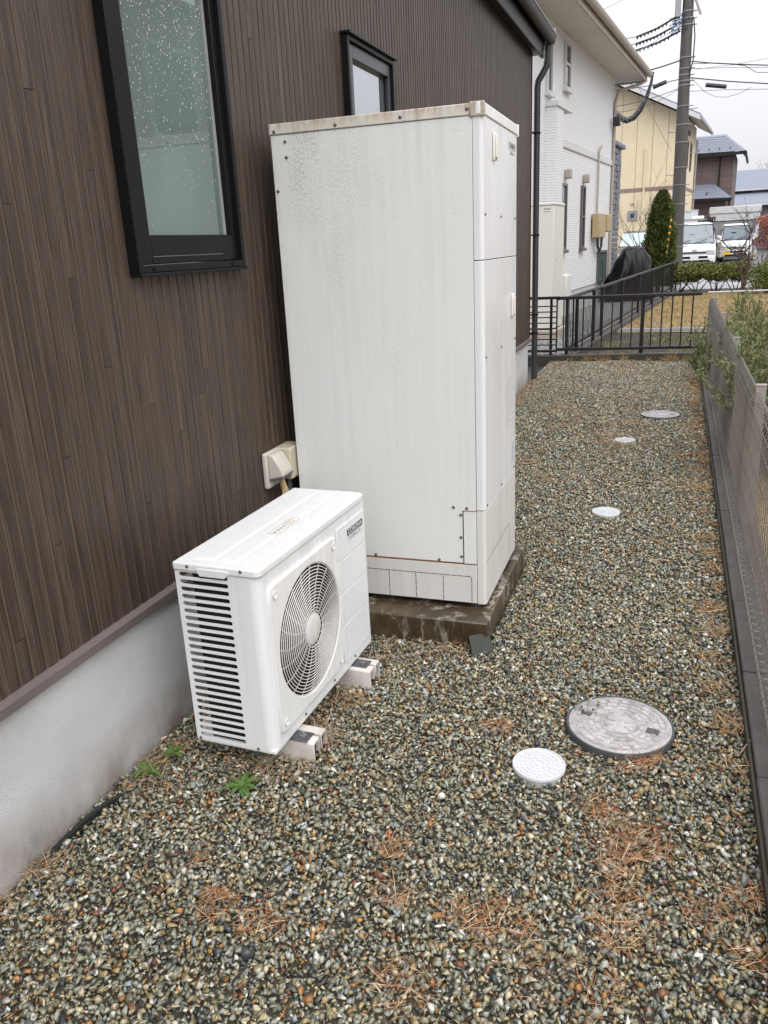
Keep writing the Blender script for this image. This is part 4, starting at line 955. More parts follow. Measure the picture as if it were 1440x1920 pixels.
# dead leaves by the kerb and foundation
for i in range(20):
    yy = random.uniform(1.6, 4.2) if i < 14 else random.uniform(1.55, 1.85); xx = random.uniform(1.70, 1.785) if i < 14 else random.uniform(.03, .12)
    L_ = random.uniform(.009, .021)
    mb = MB().quad((-L_, 0, 0.004), (-L_*.3, -L_*.3, 0), (L_*.6, -L_*.25, 0), (L_, 0, 0.004), (L_*.5, L_*.28, 0.002), (-L_*.3, L_*.3, 0.001))
    o = mb.build('dead_leaf', 'dead_leaf', None, (xx, yy, 0.018)); o.rotation_euler = (random.gauss(0, .5), random.gauss(0, .4), random.uniform(0, 6))
    tag(o, 'small curled brown dead leaf on gravel by the fence kerb' if i < 14 else 'small dead leaf against the pale foundation near the rubber edging', 'leaf', 'leaves by the kerb' if i < 14 else 'leaves by the foundation')

# ================================================================== WIRE MESH FENCE
mf = thing('mesh_fence', 'taupe welded wire mesh fence on the dark kerb along the right side', 'fence', (1.872, 1.0, 0.0))
prof = [(0.0, 0.078), (-0.034, 0.086), (-0.037, 0.094), (-0.034, 0.104), (0.0, 0.150), (0.0, 0.700), (0.012, 0.735), (0.030, 0.752), (0.044, 0.750), (0.050, 0.735), (0.034, 0.690)]
wm = MB().tube([(x, 0, z) for x, z in prof], 0.0025, 5).mesh('upright_wire', 'wire', True)
PW = 0.06; NWIRE = 164
for i in range(NWIRE): inst(wm, 'upright_wire', mf, (0, i*PW, 0))
hl = NWIRE*PW
for x, z in ((-0.0305, 0.0905), (-0.0305, 0.1085), (0.0045, 0.150), (0.0045, 0.27), (0.0045, 0.39), (0.0045, 0.51), (0.0045, 0.63), (0.0045, 0.70), (0.041, 0.7465), (0.0335, 0.694)):
    MB().tube([(x, -0.02, z), (x, hl, z)], 0.0025, 6).build('cross_wire', 'wire', mf, smooth=True)
pm = MB().box(-0.024, 0.024, -0.015, 0.015, 0.03, 0.775).mesh('post', 'fence_post')
for yy in (0.3, 2.3, 4.3, 6.3-0.02, 8.3-.02):
    po = inst(pm, 'post', mf, (0.052, yy+1.0, 0)); bev(po, 0.003) if yy == 0.3 else None
    MB().box(-0.026, 0.026, -0.017, 0.017, 0.7755, 0.783).build('post_cap', 'fence_post', po, bevel=0.002)

# ================================================================== BLACK FENCES
cf = thing('railing_fence', 'black aluminium railing across the far end of the gravel', 'fence', (0.10, 10.62, 0), 0.115)
CL = 1.70
MB().box(0, CL, -0.024, 0.024, 0.775, 0.815).build('top_rail', 'dark_fence', cf, bevel=0.006)
MB().box(-0.015, CL, -0.018, 0.018, 0.135, 0.170).build('bottom_rail', 'dark_fence', cf, bevel=0.005)
bm_ = MB().box(-0.008, 0.008, -0.008, 0.008, 0.1705, 0.7745).mesh('baluster', 'dark_fence')
for i in range(14): inst(bm_, 'baluster', cf, (0.055+i*0.119, 0, 0))
pm = MB().box(-0.022, 0.022, -0.020, 0.020, 0.02, 0.7745).mesh('post', 'dark_fence')
for x in (0.095, 1.02): inst(pm, 'post', cf, (x, 0.04, 0))
MB().box(-0.022, 0.0, -0.027, 0.027, 0.772, 0.818).build('end_cap', 'black_frame', cf); MB().box(-0.036, -0.0155, -0.021, 0.021, 0.132, 0.173).build('end_cap', 'black_frame', cf)
tr = thing('pale_rail', 'thin pale rail continuing right from the black railing above the rosemary', 'rail', (1.86, 10.95, 0), 0.02)
MB().tube([(0, 0, 0.80), (2.6, 0, 0.815)], 0.010, 6).build('rail', 'white_trim', tr)
for x in (0.35, 1.25, 2.1): MB().tube([(x, 0, -0.03), (x, 0, 0.80)], 0.010, 6).build('post', 'leaf_green', tr)
lf = thing('slat_gate', 'short black fence of horizontal bars behind the downpipe', 'fence', (-0.55, 10.58, 0), 0.05)
MB().box(0, 0.63, -0.02, 0.02, 0.785, 0.82).build('top_rail', 'dark_fence', lf, bevel=0.004); MB().box(0, 0.63, -0.02, 0.02, 0.12, 0.15).build('bottom_rail', 'dark_fence', lf, bevel=0.004)
for i in range(8): MB().box(0, 0.612, -0.006, 0.006, 0.205+i*0.0695, 0.219+i*0.0695).build('bar', 'dark_fence', lf)
MB().box(0.613, 0.63, -0.018, 0.018, 0.1505, 0.7845).build('end_bar', 'dark_fence', lf); MB().box(0.53, 0.562, 0.0205, 0.05, -0.02, 0.80).build('post', 'dark_fence', lf)
sf = thing('boundary_fence', 'long black slatted fence running back between the lawn and white house', 'fence', NP[:], -TH)
a0, a1 = -1.45, 11.6
MB().box(-0.03, 0.03, a0, a1, 0.765, 0.80).build('top_rail', 'dark_fence', sf, bevel=0.005); MB().box(-0.02, 0.02, a0, a1, 0.13, 0.16).build('bottom_rail', 'dark_fence', sf, bevel=0.004)
bm_ = MB().box(-0.003, 0.003, -0.007, 0.007, 0.1605, 0.7645).mesh('slat', 'dark_fence')
for i in range(int((a1-a0)/0.095)): inst(bm_, 'slat', sf, (0, a0+0.03+i*0.095, 0))
pm = MB().box(-0.021, 0.021, -0.024, 0.024, 0.0, 0.79).mesh('post', 'dark_fence')
for a in (-1.2, -0.03, 0.62, 2.5, 4.5, 6.5, 8.5, 10.5, 11.55): inst(pm, 'post', sf, (0.052, a, 0))
MB().box(-0.06, 0.09, a0, a1, -0.1, 0.07).build('base_kerb', 'kerb', sf, bevel=0.008)

# ================================================================== WHITE HOUSE
wh = thing('white_house', 'white two-storey house with fine lined siding beyond the brown house', 'house', NP[:], -TH)
A0, A1, BW, ZE = 1.95, 10.0, -1.5, 5.12
MB().box(-9.0, BW, A0, A1, 0.45, ZE).build('wall', 'line_siding', wh)
MB().box(-9.0, BW-0.03, A0+0.02, A1-0.02, -0.1, 0.449).build('foundation', 'white_trim', wh)
MB().box(BW+0.001, BW+0.20, 3.18, 3.72, 0.3, 3.72).build('bay', 'line_siding', wh); MB().box(BW+0.001, BW+0.23, 3.15, 4.35, 3.721, 3.80).build('bay_cap', 'white_trim', wh)
MB().box(BW+0.001, BW+0.03, 3.55, 9.98, 3.18, 3.32).build('belt_band', 'white_trim', wh, bevel=0.01)
MB().box(-9.6, BW+0.62, A0-0.6, A1+0.62, ZE+0.001, ZE+0.05).build('soffit', 'soffit', wh)
MB().box(BW+0.621, BW+0.66, A0-0.6, A1+0.66, ZE-0.03, ZE+0.16).build('fascia', 'beige_trim', wh)
MB().box(-9.6, BW+0.66, A1+0.661, A1+0.70, ZE-0.03, ZE+0.16).build('fascia', 'beige_trim', wh)
g = MB(); pr = [(BW+0.72-0.065*math.cos(a), ZE+0.16-0.10*math.sin(a)) for a in np.linspace(0, PI, 9)]
g.prism_y(pr, A0-0.6, A1+0.72).build('gutter', 'beige_trim', wh, smooth=True)
r_ = MB(); xr0, xr1, yr0, yr1, zr, zt = -9.6, BW+0.64, A0-0.6, A1+0.66, ZE+0.165, ZE+2.3
ym = (yr0+yr1)/2; xm0, xm1 = xr0+3.6, xr1-3.6
r_.quad((xr1, yr0, zr), (xr1, yr1, zr), (xm1, ym, zt)).quad((xr0, yr0, zr), (xr1, yr0, zr), (xm1, ym, zt), (xm0, ym, zt)).quad((xr1, yr1, zr), (xr0, yr1, zr), (xm0, ym, zt), (xm1, ym, zt)).quad((xr0, yr1, zr), (xr0, yr0, zr), (xm0, ym, zt))
r_.build('roof', 'far_roof', wh)
def side_window(par, a, b, z0, z1, x, glass='dark_glass', frame='brown_frame', sill=True, fw_=0.05, mull=None):
    w_ = MB().box(x+0.001, x+0.05, a, a+fw_, z0, z1).box(x+0.001, x+0.05, b-fw_, b, z0, z1).box(x+0.001, x+0.05, a+fw_, b-fw_, z1-fw_, z1).box(x+0.001, x+0.05, a+fw_, b-fw_, z0, z0+fw_)
    if mull: w_.box(x+0.001, x+0.045, a+fw_, b-fw_, mull-0.02, mull+0.02)
    o = w_.build('window', frame, par)
    MB().box(x+0.0015, x+0.02, a+fw_, b-fw_, z0+fw_, z1-fw_).build('pane', glass, o)
    if sill: MB().box(x+0.001, x+0.09, a-0.04, b+0.04, z0-0.06, z0-0.001).build('sill', frame, o)
    return o
side_window(wh, 3.9, 4.87, 1.30, 2.54, BW, 'teal_glass')
side_window(wh, 6.34, 6.68, 1.30, 2.58, BW, mull=1.95)
side_window(wh, 8.42, 9.55, 0.47, 1.20, BW, 'teal_glass', sill=False)
side_window(wh, 4.5, 4.95, 4.20, 4.97, BW, 'dark_glass', 'white_trim', mull=4.62, fw_=0.04)
side_window(wh, 3.15, 3.5, 3.95, 4.75, BW, 'dark_glass', 'white_trim', fw_=0.04)
for a in (4.75, 6.50): MB().box(BW+0.001, BW+0.13, a, a+0.16, 2.63, 2.80).build('vent_hood', 'beige_trim', wh, bevel=0.02)
MB().tube([(BW+0.04, 9.93, 0.1), (BW+0.04, 9.93, 4.6), (BW+0.10, 9.95, 4.85), (BW+0.55, 10.4, 5.02), (BW+0.66, 10.5, 5.1)], 0.04, 8).build('rain_pipe', 'beige_trim', wh, smooth=True)
mt = MB().box(BW+0.03, BW+0.20, 7.55, 8.35, 1.50, 2.03).build('meter_cabinet', 'tan_box', wh, bevel=0.02)
MB().box(BW+0.03, BW+0.24, 8.37, 8.95, 1.62, 2.02).build('meter_box', 'tan_box', wh, bevel=0.02)
MB().tube([(BW+0.05, 8.0, 2.03), (BW+0.05, 8.0, 3.35), (BW+0.05, 8.3, 3.5)], 0.025, 6).build('conduit', 'beige_trim', wh)
MB().tube([(BW+0.1, 7.9, 1.5), (BW+0.1, 7.95, 1.3), (BW+0.1, 8.2, 1.2), (BW+0.1, 8.4, 1.3), (BW+0.1, 8.45, 1.62)], 0.03, 6).build('loop_cable', 'cable', wh)
MB().box(BW+0.05, BW+0.22, 9.6, 9.75, 4.05, 4.25).build('cable_box', 'cable', wh, bevel=0.02)
MB().box(BW+0.03, BW+0.28, 3.9, 4.35, 0.42, 0.85).build('wall_box', 'white_plastic', wh, bevel=0.02)
for i in range(26):
    n = 4 if i % 2 else 3
    for j in range(n):
        a_ = 10.02+j*(2.2/n); MB().box(BW-1.0, BW-0.15+random.uniform(0, .03), a_, a_+2.2/n-0.02, 0.1+i*0.14, 0.1+i*0.14+0.125).build('stone_block', 'grey_stone', wh)
MB().box(-9, BW-0.3, 10.01, 12.2, -0.1, 3.6).build('annex_wall', 'line_siding', wh); MB().box(-9.2, BW-0.05, 9.96, 12.4, 3.75, 3.87).build('annex_cap', 'far_roof', wh, bevel=0.03)
# neighbour tank
t2 = thing('neighbour_tank', 'cream water tank cabinet standing beside the white house', 'water heater', nb(1.13, -0.83)[:], -TH)
MB().box(-0.64, 0, 0, 0.72, 0.115, 2.02).build('body', 'tank_far', t2, bevel=0.01)
MB().box(-0.65, 0.01, -0.01, 0.73, 2.021, 2.06).build('lid', 'tank_far', t2, bevel=0.008)
MB().box(-0.16, -0.06, -0.008, 0.0, 1.93, 1.96).build('handle', 'white_plastic', t2, bevel=0.003); MB().box(-0.158, -0.062, -0.0095, -0.0005, 1.961, 1.972).build('handle_gap', 'dark_inside', t2)
MB().box(-0.75, 0.08, -0.08, 0.8, -0.1, 0.10).build('base_slab', 'beige_trim', t2, bevel=0.01)
for zz_, yy in ((0.35, .3), (0.8, .4), (1.2, .2), (1.6, .5)): MB().lathe([(0.008, 0), (0.004, 0.006)], 8, (0.0005, yy, zz_), 'x').build('screw', 'screw', t2)

# ================================================================== YELLOW HOUSE (gable face and right flank)
yh = thing('yellow_house', 'pale yellow two-storey house with sloping roof behind the utility pole', 'house', (1.30, 45.0, 0), -0.10)
# gable face along local -x (facing the camera), flank going back along +y
gx0 = -6.0
def ytop(x): return 7.0+(-x)*0.50 if x > -3.8 else 7.0+3.8*.5-(-x-3.8)*0.5
xs_ = [gx0]+[-4.9, -3.8, -2.93, -2.2, -1.44, -0.72, 0.0]
for a, b_ in zip(xs_[:-1], xs_[1:]):
    for z0, z1 in ((0.0, 3.60), (3.78, None)):
        if z1 is None: poly = [(a+.012, z0), (b_-.012, z0), (b_-.012, ytop(b_)-.1), (a+.012, ytop(a)-.1)]
        else: poly = [(a+.012, z0), (b_-.012, z0), (b_-.012, z1), (a+.012, z1)]
        MB().prism_y(poly, 0.0, 0.05).build('wall_panel', 'yellow_wall', yh)
MB().prism_y([(gx0, 0), (0, 0), (0, ytop(0)-.12), (-3.8, ytop(-3.8)-.12), (gx0, ytop(gx0)-.12)], 0.04, 6.0).build('wall_core', 'yellow_seam', yh)
MB().box(gx0, 0.02, -0.02, 0.06, 3.601, 3.779).build('belt_band', 'mauve_band', yh); MB().box(0.0005, 0.03, -0.02, 6.0, 3.601, 3.779).build('belt_band', 'mauve_band', yh)
MB().box(0.001, 0.02, 0.03, 6.0, 0, 3.60).build('flank_wall', 'yellow_wall', yh); MB().box(0.001, 0.02, 0.03, 6.0, 3.78, 6.9).build('flank_wall', 'yellow_wall', yh)
for z, a, b_ in ((4.6, 1.4, 2.0), (4.6, 3.2, 3.8)): side_window(yh, a, b_, z, z+1.35, 0.02, 'dark_glass', 'brown_frame', False, 0.06)
for a in (0.8, 1.7): MB().box(0.021, 0.14, a, a+0.18, 6.15, 6.35).build('vent_hood', 'brown_frame', yh)
rr_ = MB(); x_e = 0.75; zx = lambda x: 7.0-0.5*x+0.05
rr_.prism_y([(-3.8, zx(-3.8)), (x_e, zx(x_e)), (x_e, zx(x_e)+0.16), (-3.8, zx(-3.8)+0.16)], -0.7, 6.5).build('roof', 'far_roof', yh)
MB().prism_y([(-3.8, zx(-3.8)), (-8, zx(-3.8)-2.1), (-8, zx(-3.8)-1.94), (-3.8, zx(-3.8)+0.16)], -0.7, 6.5).build('roof', 'far_roof', yh)
MB().prism_y([(-3.8, zx(-3.8)-0.12), (x_e, zx(x_e)-0.12), (x_e, zx(x_e)+0.10), (-3.8, zx(-3.8)+0.10)], -0.74, -0.701).build('barge_board', 'white_trim', yh)
MB().prism_y([(0.03, zx(0.03)-0.06), (x_e, zx(x_e)-0.1), (x_e, zx(x_e)-0.02), (0.03, zx(0.03)-0.02)], -0.69, 6.5).build('soffit', 'soffit', yh)
MB().box(x_e+0.001, x_e+0.1, -0.7, 6.5, zx(x_e)-0.12, zx(x_e)+0.0).build('gutter', 'box_grey', yh)
MB().tube([(0.10, 5.9, 0), (0.10, 5.9, 6.3)], 0.05, 6).build('rain_pipe', 'box_grey', yh); MB().tube([(-1.75, -0.05, 0), (-1.75, -0.05, 5.6)], 0.05, 6).build('rain_pipe', 'yellow_wall', yh)
w_ = MB().box(-2.48, -2.0, -0.05, -0.001, 2.25, 2.72).build('window', 'shutter', yh); MB().box(-2.33, -2.15, -0.06, -0.0505, 2.38, 2.58).build('pane', 'dark_glass', w_)
MB().box(-2.33, -2.2, -0.1, -0.001, 3.02, 3.08).build('vent_hood', 'box_grey', yh)
tu = thing('grey_cabinet', 'pale grey equipment cabinet at the yellow house flank', 'cabinet', (1.55, 43.2, 0))
MB().box(0, 0.62, 0, 0.5, 0, 2.5).build('body', 'container', tu, bevel=0.02); MB().box(0.05, 0.3, -0.004, -0.0005, 2.4, 2.44).build('latch', 'box_grey', tu); MB().box(-0.02, 0.64, -0.02, 0.52, 2.501, 2.54).build('lid', 'container', tu)

# ================================================================== BROWN TILED HOUSE, FAR HOUSE
bh = thing('tiled_house', 'brown brick-tiled house with grey hipped roof right of the yellow house', 'house', (2.3, 60.0, 0), -0.08)
MB().box(-3.0, 2.05, 0, 8, 0, 6.35).build('wall', 'brown_tile', bh)
MB().box(1.2, 1.3, -0.08, -0.001, 3.4, 6.3).build('rain_pipe', 'eave', bh)
MB().quad((-4, -0.7, 6.35), (2.75, -0.7, 6.25), (1.3, 3.5, 7.7), (-4, 3.5, 7.7)).quad((2.75, -0.7, 6.25), (2.75, 8, 6.25), (1.3, 3.5, 7.7)).build('roof', 'far_roof', bh)
MB().box(-4, 2.75, -0.72, -0.6, 6.05, 6.24).box(2.66, 2.78, -0.72, 8, 6.05, 6.24).build('gutter', 'eave', bh); MB().box(-4, 2.7, -0.6, 0, 6.1, 6.15).build('soffit', 'eave', bh)
MB().box(-0.6, 2.65, -0.8, -0.76, 5.75, 6.04).build('fascia', 'eave', bh) if False else None
for i in range(9): MB().box(-3.2+i*0.62, -3.14+i*0.62, -0.45, -0.38, 6.44, 6.56).build('snow_guard', 'eave', bh)
for i in range(7): MB().prism_y([(-4, 6.40+i*0.19), (2.55-i*0.2, 6.36+i*0.19), (2.55-i*0.2, 6.385+i*0.19), (-4, 6.425+i*0.19)], -0.66+i*0.58, -0.60+i*0.58).build('tile_course', 'shutter', bh)
MB().box(-3, 1.9, -3.0, -0.001, 0, 3.3).build('porch_wall', 'brown_tile', bh)
MB().quad((-3.4, -3.5, 3.55), (2.2, -3.5, 3.45), (1.0, 0, 4.45), (-3.4, 0, 4.55)).quad((2.2, -3.5, 3.45), (2.2, 0, 3.45), (1.0, 0, 4.45)).build('porch_roof', 'far_roof', bh)
MB().box(-3.4, 2.22, -3.55, -3.45, 3.3, 3.44).build('porch_gutter', 'eave', bh)
for i in range(5): MB().prism_y([(-3.4, 3.6+i*0.17), (1.9-i*0.22, 3.56+i*0.17), (1.9-i*0.22, 3.58+i*0.17), (-3.4, 3.62+i*0.17)], -3.35+i*0.62, -3.30+i*0.62).build('tile_course', 'shutter', bh)
for x in (-2.3, -1.2, -0.2, 0.7): MB().box(x, x+0.07, -2.75, -2.68, 3.70, 3.84).build('snow_guard', 'eave', bh)
o = side_window(bh, 0.5, 1.2, 0.3, 2.2, 1.9, 'dark_glass'); MB().box(0.6, 1.3, -3.04, -3.001, 0, 2.3).build('door', 'dark_car', bh)
fh = thing('grey_house', 'distant slate-grey house with low pitched roof at the right edge', 'house', (5.2, 76.0, 0))
MB().box(-3, 6, 4, 12, 0, 4.9).build('wall', 'far_wall', fh); MB().box(-3, 4.5, 0, 4, 0, 3.6).build('wing_wall', 'far_wall', fh)
MB().quad((-3.6, 3.4, 4.85), (6.6, 3.4, 4.85), (4.0, 8, 6.6), (0.2, 8, 6.6)).quad((6.6, 3.4, 4.85), (6.6, 12.6, 4.85), (4.0, 8, 6.6)).quad((-3.6, 12.6, 4.85), (-3.6, 3.4, 4.85), (0.2, 8, 6.6)).build('roof', 'far_roof', fh)
MB().quad((-3.4, -0.5, 3.55), (5.0, -0.5, 3.55), (3.2, 4, 4.6), (-3.4, 4, 4.6)).quad((5.0, -0.5, 3.55), (5.0, 4, 3.55), (3.2, 4, 4.6)).build('wing_roof', 'far_roof', fh)
MB().box(-3.6, 6.6, 3.32, 3.40, 4.70, 4.84).build('gutter', 'container', fh); MB().box(-3.4, 5.0, -0.58, -0.5, 3.38, 3.54).build('wing_gutter', 'container', fh)
w_ = MB().box(1.75, 2.75, 3.90, 3.999, 4.02, 4.6).build('window', 'container', fh); MB().box(1.83, 2.22, 3.88, 3.899, 4.08, 4.54).build('pane', 'window_light', w_); MB().box(2.28, 2.67, 3.88, 3.899, 4.08, 4.54).build('pane', 'window_light', w_)
# container / garage with roller shutter
cg = thing('storage_garage', 'white box garage with grey roller shutter and a red tag behind the vans', 'garage', (2.9, 50, 0), -0.02)
MB().box(0, 0.12, 0, 3, 0, 2.42).box(2.35, 2.5, 0, 3, 0, 2.42).box(0.12, 2.35, 2.9, 3, 0, 2.42).build('body', 'container', cg)
MB().box(0, 2.5, -0.02, 3, 2.05, 2.42).build('header', 'container', cg); MB().box(-0.05, 2.55, -0.08, 3.05, 2.421, 2.78).build('roof', 'container', cg, bevel=0.03)
for i in range(20): MB().box(0.121, 2.349, 0.05, 0.10, 0.02+i*0.1, 0.105+i*0.1).build('shutter_slat', 'shutter', cg)
MB().box(0.12, 0.27, -0.03, -0.0205, 2.16, 2.28).build('red_tag', 'red', cg)

# ================================================================== VEHICLES
def loft(name, secs, m, parent, bevel=0.0):
    """secs: list of (y, [(x,z)...]) rings with equal counts"""
    mb = MB(); n = len(secs[0][1])
    for y, r in secs: mb.v += [(x, y, z) for x, z in r]
    for i in range(len(secs)-1):
        for k in range(n): mb.f.append((i*n+k, i*n+(k+1) % n, (i+1)*n+(k+1) % n, (i+1)*n+k))
    mb.f.append(tuple(range(n))); mb.f.append(tuple((len(secs)-1)*n+k for k in range(n)))
    o = mb.build(name, m, parent, smooth=True)
    if bevel: bev(o, bevel, 3)
    return o
def ring(wb, wt, z0, zs, zt):   # half widths at sill and roof, sill z, shoulder z, roof z
    pts = [(wb, z0), (wb+.01, (z0+zs)/2), (wb, zs), (wt+.02, (zs*.35+zt*.65)), (wt-.05, zt-.05), (wt-.22, zt)]
    return [(x, z) for x, z in pts]+[(-x, z) for x, z in reversed(pts)]
def van(name, label, loc, rotz, paint, H, Wd, Lg, hood, plate, rack, emblem):
    v = thing(name, label, 'van', loc, rotz, group='white vans parked behind the hedge')
    hw = Wd/2; ws0 = 1.02 if H > 1.85 else 0.98
    secs = [(0.0, ring(hw*.90, hw*.86, 0.30, .62, .80)), (0.06, ring(hw*.97, hw*.92, 0.26, .70, .95)), (0.28+hood, ring(hw, hw*.95, 0.25, .80, ws0+.03)),
            (0.50+hood, ring(hw, hw*.93, 0.25, ws0, ws0+.25)), (0.95+hood, ring(hw, hw*.88, 0.25, ws0, H-.09)), (1.35+hood, ring(hw, hw*.88, 0.25, ws0, H)), (Lg-.3, ring(hw, hw*.88, 0.25, ws0, H)), (Lg, ring(hw*.96, hw*.84, 0.30, ws0, H-.08))]
    body = loft('body', secs, paint, v)
    f0, f1, z0, z1 = 0.31+hood, 0.93+hood, ws0+.06, H-.13
    sl_ = (f1-f0)/(z1-z0)
    wsn = MB().quad((-hw*.88, f0-.03, z0), (hw*.88, f0-.03, z0), (hw*.80, f1-.06, z1), (-hw*.80, f1-.06, z1)).quad((-hw*.88, f0-.01, z0), (hw*.88, f0-.01, z0), (hw*.80, f1-.04, z1), (-hw*.80, f1-.04, z1))
    wsn.build('windscreen', 'windscreen', v)
    fr = MB()
    for a, b_ in (((-hw*.90, f0-.03, z0-.02), (hw*.90, f0-.03, z0-.02)), ((-hw*.82, f1-.05, z1+.02), (hw*.82, f1-.05, z1+.02)), ((-hw*.90, f0-.03, z0-.02), (-hw*.82, f1-.05, z1+.02)), ((hw*.90, f0-.03, z0-.02), (hw*.82, f1-.05, z1+.02))): fr.tube([a, b_], 0.02, 5)
    fr.build('windscreen_frame', 'black_frame', v)
    for s in (-.75, .0): MB().tube([(s*hw, f0-.05, z0+.01), (s*hw+.55*hw, f0-.02, z0+.13)], 0.013, 4).build('wiper', 'black_frame', v)
    for s in (-1, 1):
        MB().quad((s*(hw*.985), f0+.45, ws0+.08), (s*(hw*.985), Lg-.6, ws0+.08), (s*(hw*.925), Lg-.65, H-.22), (s*(hw*.925), f1+.02, H-.22)).build('side_window', 'dark_glass', v)
        h = MB().prism([(s*hw*.55, -0.012), (s*hw*.90, -0.012), (s*hw*.985, 0.16), (s*hw*.93, 0.16), (s*hw*.55, 0.05)], .58, .80).build('headlight', 'lamp', v, bevel=0.02)
        m_ = MB().box(min(s*(hw+.02), s*(hw+.20)), max(s*(hw+.02), s*(hw+.20)), f0+.18, f0+.25, ws0+.02, ws0+.30).build('mirror', paint, v, bevel=0.03)
        MB().box(min(s*(hw-.02), s*(hw+.06)), max(s*(hw-.02), s*(hw+.06)), f0+.2, f0+.24, ws0-.12, ws0+.02).build('bracket', 'black_frame', m_)
        for yw in (0.75+hood*.6, Lg-.75):
            t = MB().lathe([(0.20, -.09), (0.30, -.09), (0.31, -.05), (0.31, .05), (0.30, .09), (0.20, .09)], 20, (s*(hw-.09), yw, 0.31), 'x').build('wheel', 'tyre', v, smooth=True)
            MB().lathe([(0.19, 0), (0.17, .01), (0.05, .02)], 16, (s*(hw-.0), yw, 0.31), 'x').build('rim', 'chrome', t)
        MB().box(min(s*(hw+.011), s*(hw+.02)), max(s*(hw+.011), s*(hw+.02)), f0+1.0, f0+1.15, ws0-.06, ws0-.03).build('door_handle', paint, v)
    MB().box(-hw*.54, hw*.54, -0.03, 0.02, .70, .735).build('grille_bar', 'black_frame', v); MB().box(-hw*.54, hw*.54, -0.035, -0.008, .662, .698).build('chrome_bar', 'chrome', v)
    MB().box(-hw*.88, hw*.88, -0.06, 0.10, .30, .575).build('bumper', paint, v, bevel=0.04)
    MB().box(-hw*.62, hw*.62, -0.075, -0.061, .47, .56).build('intake', 'black_frame', v); MB().box(-hw*.7, hw*.7, -0.075, -0.061, .31, .40).build('lower_intake', 'black_frame', v)
    px = -hw*.85 if plate == 'plate_yellow' else -0.165
    MB().box(px, px+.33, -0.092, -0.076, .39, .555).build('number_plate', plate, v)
    if emblem:
        e = MB().tube([(0.085*math.cos(a), -0.035, .79+0.045*math.sin(a)) for a in np.linspace(0, 2*PI, 21)[:-1]], 0.010, 4, closed=True)
        e.tube([(0.035*math.cos(a), -0.035, .79+0.043*math.sin(a)) for a in np.linspace(0, 2*PI, 15)[:-1]], 0.008, 4, closed=True)
        e.tube([(0.075*math.cos(a), -0.035, .812+0.018*math.sin(a)) for a in np.linspace(0, 2*PI, 15)[:-1]], 0.008, 4, closed=True).build('emblem', 'chrome', v)
    if rack:
        for yy in (1.5, 3.6):
            MB().box(-hw*.9, hw*.9, yy, yy+.05, H+.10, H+.14).build('rack_bar', 'band', v)
            for k in range(4):
                for s in (-1, 1): MB().box(s*hw*.93-k*s*.09-.025, s*hw*.93-k*s*.09+.025, yy-.03, yy+.03, H-.02, H+.20).build('rack_foot', 'black_frame', v)
        MB().box(-hw*.15, hw*.45, 2.0, 3.2, H+.15, H+.27).build('roof_box', 'van_white', v, bevel=0.04)
    MB().box(-.25, -.02, f0+.25, f0+.3, ws0+.30, ws0+.42).build('rear_view_mirror', 'black_frame', v)
    return v
van('white_van', 'white high-roof van with a roof rack parked right behind the utility pole', (2.06, 38.0, 0), 0.03, 'van_white', 1.93, 1.72, 4.7, 0.12, 'plate_white', True, True)
van('small_van', 'smaller white van with yellow number plate parked at the right', (4.12, 45.5, 0), 0.02, 'van_white', 1.86, 1.46, 3.4, 0.10, 'plate_yellow', False, False)
cr_ = thing('parked_car', 'dark car with pale sunshade behind its windscreen beside the white house', 'car', (-0.35, 40.0, 0), 0.05)
hw = 0.95
secs = [(0.0, ring(hw*.9, hw*.85, .3, .6, .75)), (0.7, ring(hw, hw*.92, .25, .85, .98)), (1.2, ring(hw, hw*.92, .25, .9, 1.05)), (2.1, ring(hw, hw*.78, .25, .95, 1.66)), (2.6, ring(hw, hw*.78, .25, .95, 1.73)), (4.2, ring(hw, hw*.76, .25, .95, 1.7)), (4.5, ring(hw*.95, hw*.7, .3, .9, 1.5))]
loft('body', secs, 'dark_car', cr_)
MB().quad((-hw*.86, 1.20, 1.06), (hw*.86, 1.20, 1.06), (hw*.72, 2.02, 1.63), (-hw*.72, 2.02, 1.63)).build('windscreen', 'sunshade', cr_)
MB().box(hw*.25, hw*.8, 1.1, 1.14, 1.0, 1.28).build('cardboard_sheet', 'cardboard', cr_)
for s in (-1, 1):
    MB().box(min(s*.55, s*.9), max(s*.55, s*.9), -0.02, 0.1, .6, .74).build('headlight', 'lamp', cr_, bevel=0.02); MB().box(min(s*(hw), s*(hw+.2)), max(s*(hw), s*(hw+.2)), 1.5, 1.58, 1.02, 1.18).build('mirror', 'dark_car', cr_, bevel=0.02)
    for yw in (.85, 3.7): MB().lathe([(0.2, -.1), (0.32, -.1), (0.33, 0), (0.32, .1), (0.2, .1)], 18, (s*(hw-.1), yw, .33), 'x').build('wheel', 'tyre', cr_)
